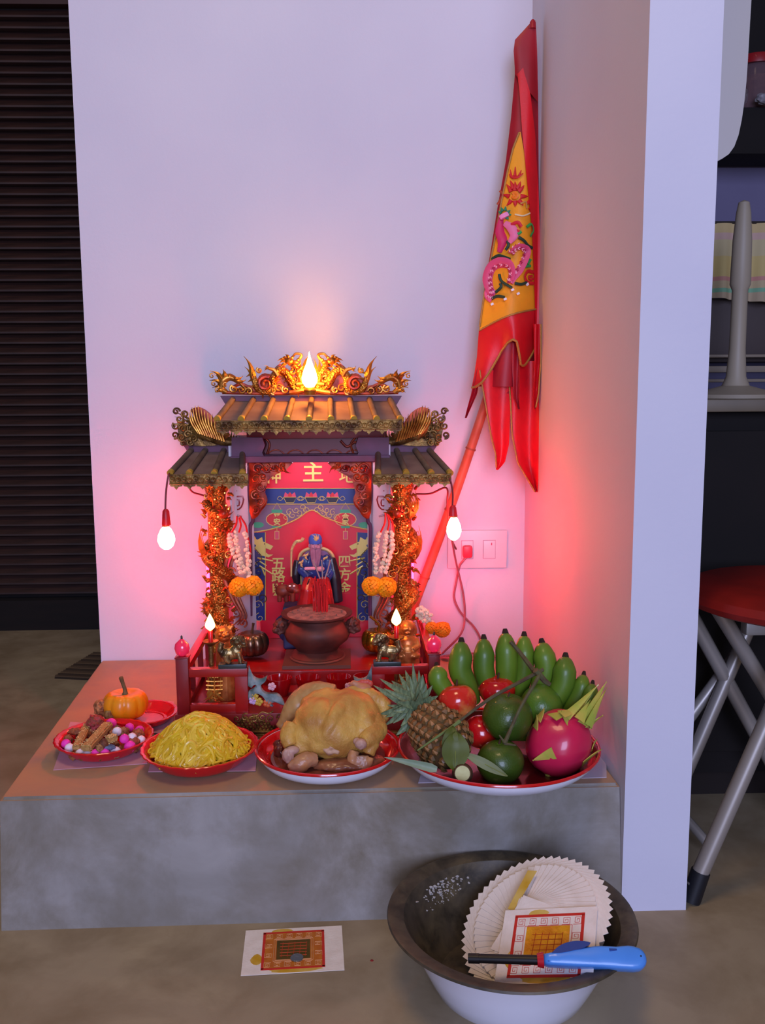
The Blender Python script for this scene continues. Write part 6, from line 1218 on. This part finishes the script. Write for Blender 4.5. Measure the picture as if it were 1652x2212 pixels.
f1b = f1+Vector((.0, .15, 0)); l1b = MB().use(M_tube).tube([f1b, top1+Vector((0, .15, 0))], .0105, seg=14).build('leg', tS)
for (p0_, p1_, yy) in (((1478, 1302), (1640, 1600), -.46), ((1543, 1304), (1700, 1560), -.52)):
    a = YP(*p0_, yy); b = YP(*p1_, yy+.02); dr_ = b-a; e = a+dr_*((.008-a.z)/dr_.z)
    l = MB().use(M_tube).tube([a, e], .0110, seg=14).build('leg', tS); MB().use(mat('black_rubber_cap', '#14151c')).tube([e, e-dr_.normalized()*.03], [.0135, .013], seg=12).build('foot_cap', l)
MB().use(M_tube).tube([YP(1466, 1580, -.43), YP(1600, 1400, -.43)], .0095, seg=12).build('crossbar', tS)
MB().use(M_tube).tube([YP(1462, 1745, -.45), YP(1535, 1830, -.50)], .0075, seg=12).build('crossbar', tS)
# ================================================================ dark woven mat on the floor at left
P = [ZP(*p, .0) for p in ((118, 1466), (222, 1402), (300, 1440), (190, 1530))]
tM = thing('floor_mat', (sum(P, Vector())/4), 'small dark ribbed mat on floor behind left edge of the step', 'mat'); c = sum(P, Vector())/4
ax = (P[1]-P[0]).normalized(); ay = Vector((0, 0, 1)).cross(ax); ln = .21; wd = .15; o0 = Vector((P[0].x, P[0].y, 0))
o0 = ZP(118, 1466, 0)
MB().use(mat('mat_backing', '#2c2016', .95)).prism([(0, 0), (ln, 0), (ln, -wd), (0, -wd)], .003, M=Matrix(((ax.x, ay.x, 0, o0.x), (ax.y, ay.y, 0, o0.y), (0, 0, 1, 0), (0, 0, 0, 1)))).build('backing', tM, smooth=False)
rib = MB()
for k in range(16):
    s_ = o0+ax*(.006+k*.0132); e_ = s_-ay*wd; MB().use(mat('mat_rib%d' % (k % 3), ('#4a3826', '#37281a', '#5a4630')[k % 3], .95, bump=.6, bscale=300)).tube([s_+Vector((0, 0, .005)), e_+Vector((0, 0, .005))], .0052, seg=8, flat=.6).build('rib', tM)
# ================================================================ kitchen glimpsed right of the pillar
CY = -.36; zc_ = YP(1600, 862, CY).z
M_cab = mat('dark_cabinet', '#120a08', .9, col2='#0c0605', scale=8); M_top = mat('brown_counter', '#6a5c48', .5, col2='#5c4f3c', scale=10)
t = thing('kitchen_cabinet', Vector((.9, -.1, 0)), 'dark base cabinet under the kitchen counter right of the pillar', 'cabinet')
x0 = .475; x1 = 1.35
MB().use(M_cab).box(((x0+x1)/2, -.15, (zc_+.062-.0205)/2), (x1-x0, .36, zc_-.083), bev=.002).build('body', t)
MB().use(mat('cabinet_plinth', '#1c120e', .9)).box(((x0+x1)/2, -.13, .032), (x1-x0, .30, .062)).build('plinth', t)
for k in range(2): 
    w_ = (x1-x0)/2; xx = x0+w_*(k+.5); d = MB().use(M_cab).box((xx, CY+.0125, zc_/2+.03), (w_-.006, .016, zc_-.16), bev=.003).build('door', t)
    MB().use(mat('steel_handle', '#9a9a9c', .3, .9)).tube([(xx+(.12 if k == 0 else -.12), CY-.02, zc_-.30), (xx+(.12 if k == 0 else -.12), CY-.02, zc_-.18)], .005, seg=8).tube([(xx+(.12 if k == 0 else -.12), CY-.02, zc_-.19), (xx+(.12 if k == 0 else -.12), CY+.01, zc_-.19)], .004, seg=6).build('handle', d)
ct = MB().use(M_top).box(((x0+x1)/2+.0, -.165, zc_-.010), (x1-x0+.01, .40, .020), bev=.003).build('countertop', loc=Vector((.9, -.02, zc_-.02))); tag(ct, 'brown kitchen countertop above the dark cabinet', 'countertop')
# paper towel stand
bx = YP(1588, 842, -.27); t = thing('paper_towel_stand', Vector((bx.x, -.27, zc_)), 'pale tapering upright towel stand on round base, on the counter', 'stand'); zt = YP(1592, 432, -.27).z-zc_
M_st = mat('beige_plastic', '#9a8c78', .5)
MB().use(M_st).lathe([(0, 0), (.075, 0), (.076, .006), (.05, .012), (.022, .020), (.016, .035), (.0130, .08), (.0125, zt*.55), (.0165, zt*.58), (.0150, zt*.8), (.0115, zt-.02), (.0085, zt-.004), (0, zt)], (bx.x, -.27, zc_+.0002), 32).build('post', t)
# dish rack of dark bars and sink tray behind
t = thing('dish_tray', Vector((.9, .0, zc_)), 'dark brown dish rack with pale shelves on the counter behind the towel stand', 'rack')
z_a = YP(1600, 648, .0).z; MB().use(mat('rack_dark', '#3c2e2a', .6)).box((.80, -.010, (zc_+z_a)/2+.03), (.56, .10, z_a-zc_-.065), bev=.004).build('back_box', t)
for k, py in enumerate((770, 798, 822)): MB().use(mat('rack_slat', '#7a6a58', .5)).box((.80, -.085-.01*k, YP(1600, py, -.055).z), (.56, .02, .006 if k != 1 else .012), bev=.002).build('shelf_bar', t)
for s_ in (0, 1): MB().use(mat('rack_dark', '#3c2e2a')).box((.535+s_*.53, -.07, zc_+.05), (.012, .10, .098), bev=.002).build('side', t)
# striped towel hung on rail
ty = -.035; t = thing('striped_towel', YP(1600, 495, ty), 'pale yellow towel with pink and green stripes hanging over dark rack', 'towel')
M_tw2 = bpy.data.materials.new('towel_stripes'); M_tw2.use_nodes = True; n_ = M_tw2.node_tree.nodes; L_ = M_tw2.node_tree.links; b_ = n_['Principled BSDF']; b_.inputs['Roughness'].default_value = .9
tc = n_.new('ShaderNodeTexCoord'); sp = n_.new('ShaderNodeSeparateXYZ'); L_.new(tc.outputs['Generated'], sp.inputs[0]); cr = n_.new('ShaderNodeValToRGB'); cr.color_ramp.interpolation = 'CONSTANT'; L_.new(sp.outputs['Z'], cr.inputs[0])
els = [(0, '#a89478'), (.16, '#74a080'), (.21, '#b09c78'), (.30, '#b47e72'), (.35, '#b8a268'), (.60, '#b4a47c'), (.80, '#b8988a'), (.88, '#b8a070')]
e = cr.color_ramp.elements; e[0].position = 0; e[0].color = lin(els[0][1]); e[1].position = els[1][0]; e[1].color = lin(els[1][1])
for p, c_ in els[2:]: q = e.new(p); q.color = lin(c_)
L_.new(cr.outputs[0], b_.inputs['Base Color'])
mb = MB().use(M_tw2); xa_, xb_ = YP(1515, 495, ty).x-.06, YP(1700, 495, ty).x; za_ = YP(1600, 492, ty).z; zb1, zb2_ = YP(1520, 600, ty).z, YP(1652, 700, ty).z
mb.grid(lambda u, v: Vector((xa_+(xb_-xa_)*u+.0, ty-.05-.006*math.sin(u*38)*(.4+v), za_+((zb1+.01 if u < .25 else zb1-.035-(.02)*u)-za_)*v)), 60, 16, th=-.002); mb.build('towel', t)
MB().use(mat('rail_dark', '#2c2420', .4)).tube([(xa_-.02, ty-.048, za_+.001), (xb_+.05, ty-.048, za_+.001)], .003, seg=8).build('rail', t)
# upper shelf unit with jar
zs0 = YP(1600, 335, -.05).z
t = thing('wall_cupboard', Vector((.9, .1, zs0)), 'dark open wall cupboard above the counter', 'cupboard')
zmid = YP(1610, 235, -.05).z
MB().use(M_cab).box((.93, -.008, (zs0+zmid)/2), (.92, .105, zmid-zs0), bev=.002).build('bottom_panel', t); MB().use(M_cab).box((.93, .038, zmid+.28), (.92, .012, .56)).build('back', t); MB().use(M_cab).box((.93, -.008, zmid+.57), (.92, .105, .02)).build('top_panel', t)
for s_ in (0, 1): MB().use(M_cab).box((.48+s_*.90, -.012, zmid+.28), (.02, .09, .558)).build('side_panel', t)
jy = -.015; c = YP(1628, 232, jy); c = Vector((c.x, jy, zmid+.0003)); t = thing('lidded_jar', c, 'plastic jar with dark red lid on the wall cupboard shelf', 'jar'); hj = YP(1628, 140, jy).z-c.z
MB().use(mat('clear_jar', '#9a7a80', .12, trans=.7)).lathe([(0, 0), (.034, 0), (.038, .004), (.038, hj-.012), (.034, hj-.004), (.0, hj-.004)], c, 32).build('glass', t)
MB().use(mat('jar_contents', '#5a2c24', .7, col2='#8a6a50', scale=70)).lathe([(0, .003), (.034, .003), (.034, hj*.7), (0, hj*.72)], c, 28).build('contents', t)
MB().use(mat('dark_red_lid', '#8a0c14', .35, coat=.3)).lathe([(0, hj+.010), (.040, hj+.010), (.042, hj+.006), (.042, hj-.006), (.040, hj-.006), (0, hj-.0035)], c, 32).build('lid', t)
c = YP(1590, 235, -.03); c = Vector((c.x, -.03, zmid+.0003)); mb = MB(); mb.blob(c+Vector((0, 0, .022)), (.020, .02, .024), sub=3, nz=.5, nf=40); mb.tube([c+Vector((0, 0, .04)), c+Vector((.004, 0, .07))], [.008, .012], seg=10)
tag(fused(mb, 'plastic_bag', None, mat('clear_bag', '#8a7a78', .25, trans=.4), .002, 1, loc=c), 'crumpled clear plastic bag beside the red-lidded jar', 'bag')
c = YP(1645, 232, -.07); c = Vector((c.x+.004, -.075, zmid+.0003)); mb = MB(); mb.blob(c+Vector((0, 0, .010)), (.016, .012, .0105), sub=3, nz=.5, nf=50); tag(fused(mb, 'crumpled_wrapper', None, mat('wrapper', '#8a8488', .3, bump=.6, bscale=100), .0015, 1, loc=c), 'crumpled grey wrapper in front of the red-lidded jar', 'wrapper')
# white rounded appliance on the far side of the pillar
zb_ = YP(1550, 400, -.40).z; a = YP(1572, 300, -.40); t = thing('water_heater', Vector((.50, -.40, zb_)), 'white rounded wall appliance hanging beyond the top right of the pillar', 'appliance'); xr_ = a.x; xl_ = .4585
w_ = xr_-xl_; mb = MB().use(mat('white_appliance', '#c2b8b2', .35, coat=.3)); 
pf = bez2([(xl_, zb_+.0), (xl_+w_*.55, zb_+.018), (xl_+w_*.85, zb_+.040), (xl_+w_*.97, zb_+.10), (xr_, zb_+.2), (xr_+.001, zb_+.40), (xl_+w_*.9, zb_+.50), (xl_, zb_+.52)], 3)
mb.prism(pf, .12, M=T(0, -.34, 0) @ XZ); mb.build('casing', t, ang=50)
MB().use(mat('appliance_band', '#b8a890', .4)).tube([(xr_+.0005, -.40, zb_+.12), (xr_+.0015, -.40, zb_+.40)], .004, seg=8).build('edge_trim', t)
MB().use(mat('blue_valve', '#4a4a88', .4)).lathe([(0, -.014), (.016, -.012), (.018, 0), (0, 0)], Vector((xl_+.018, -.40, zb_+.004)), 20).build('valve', t)
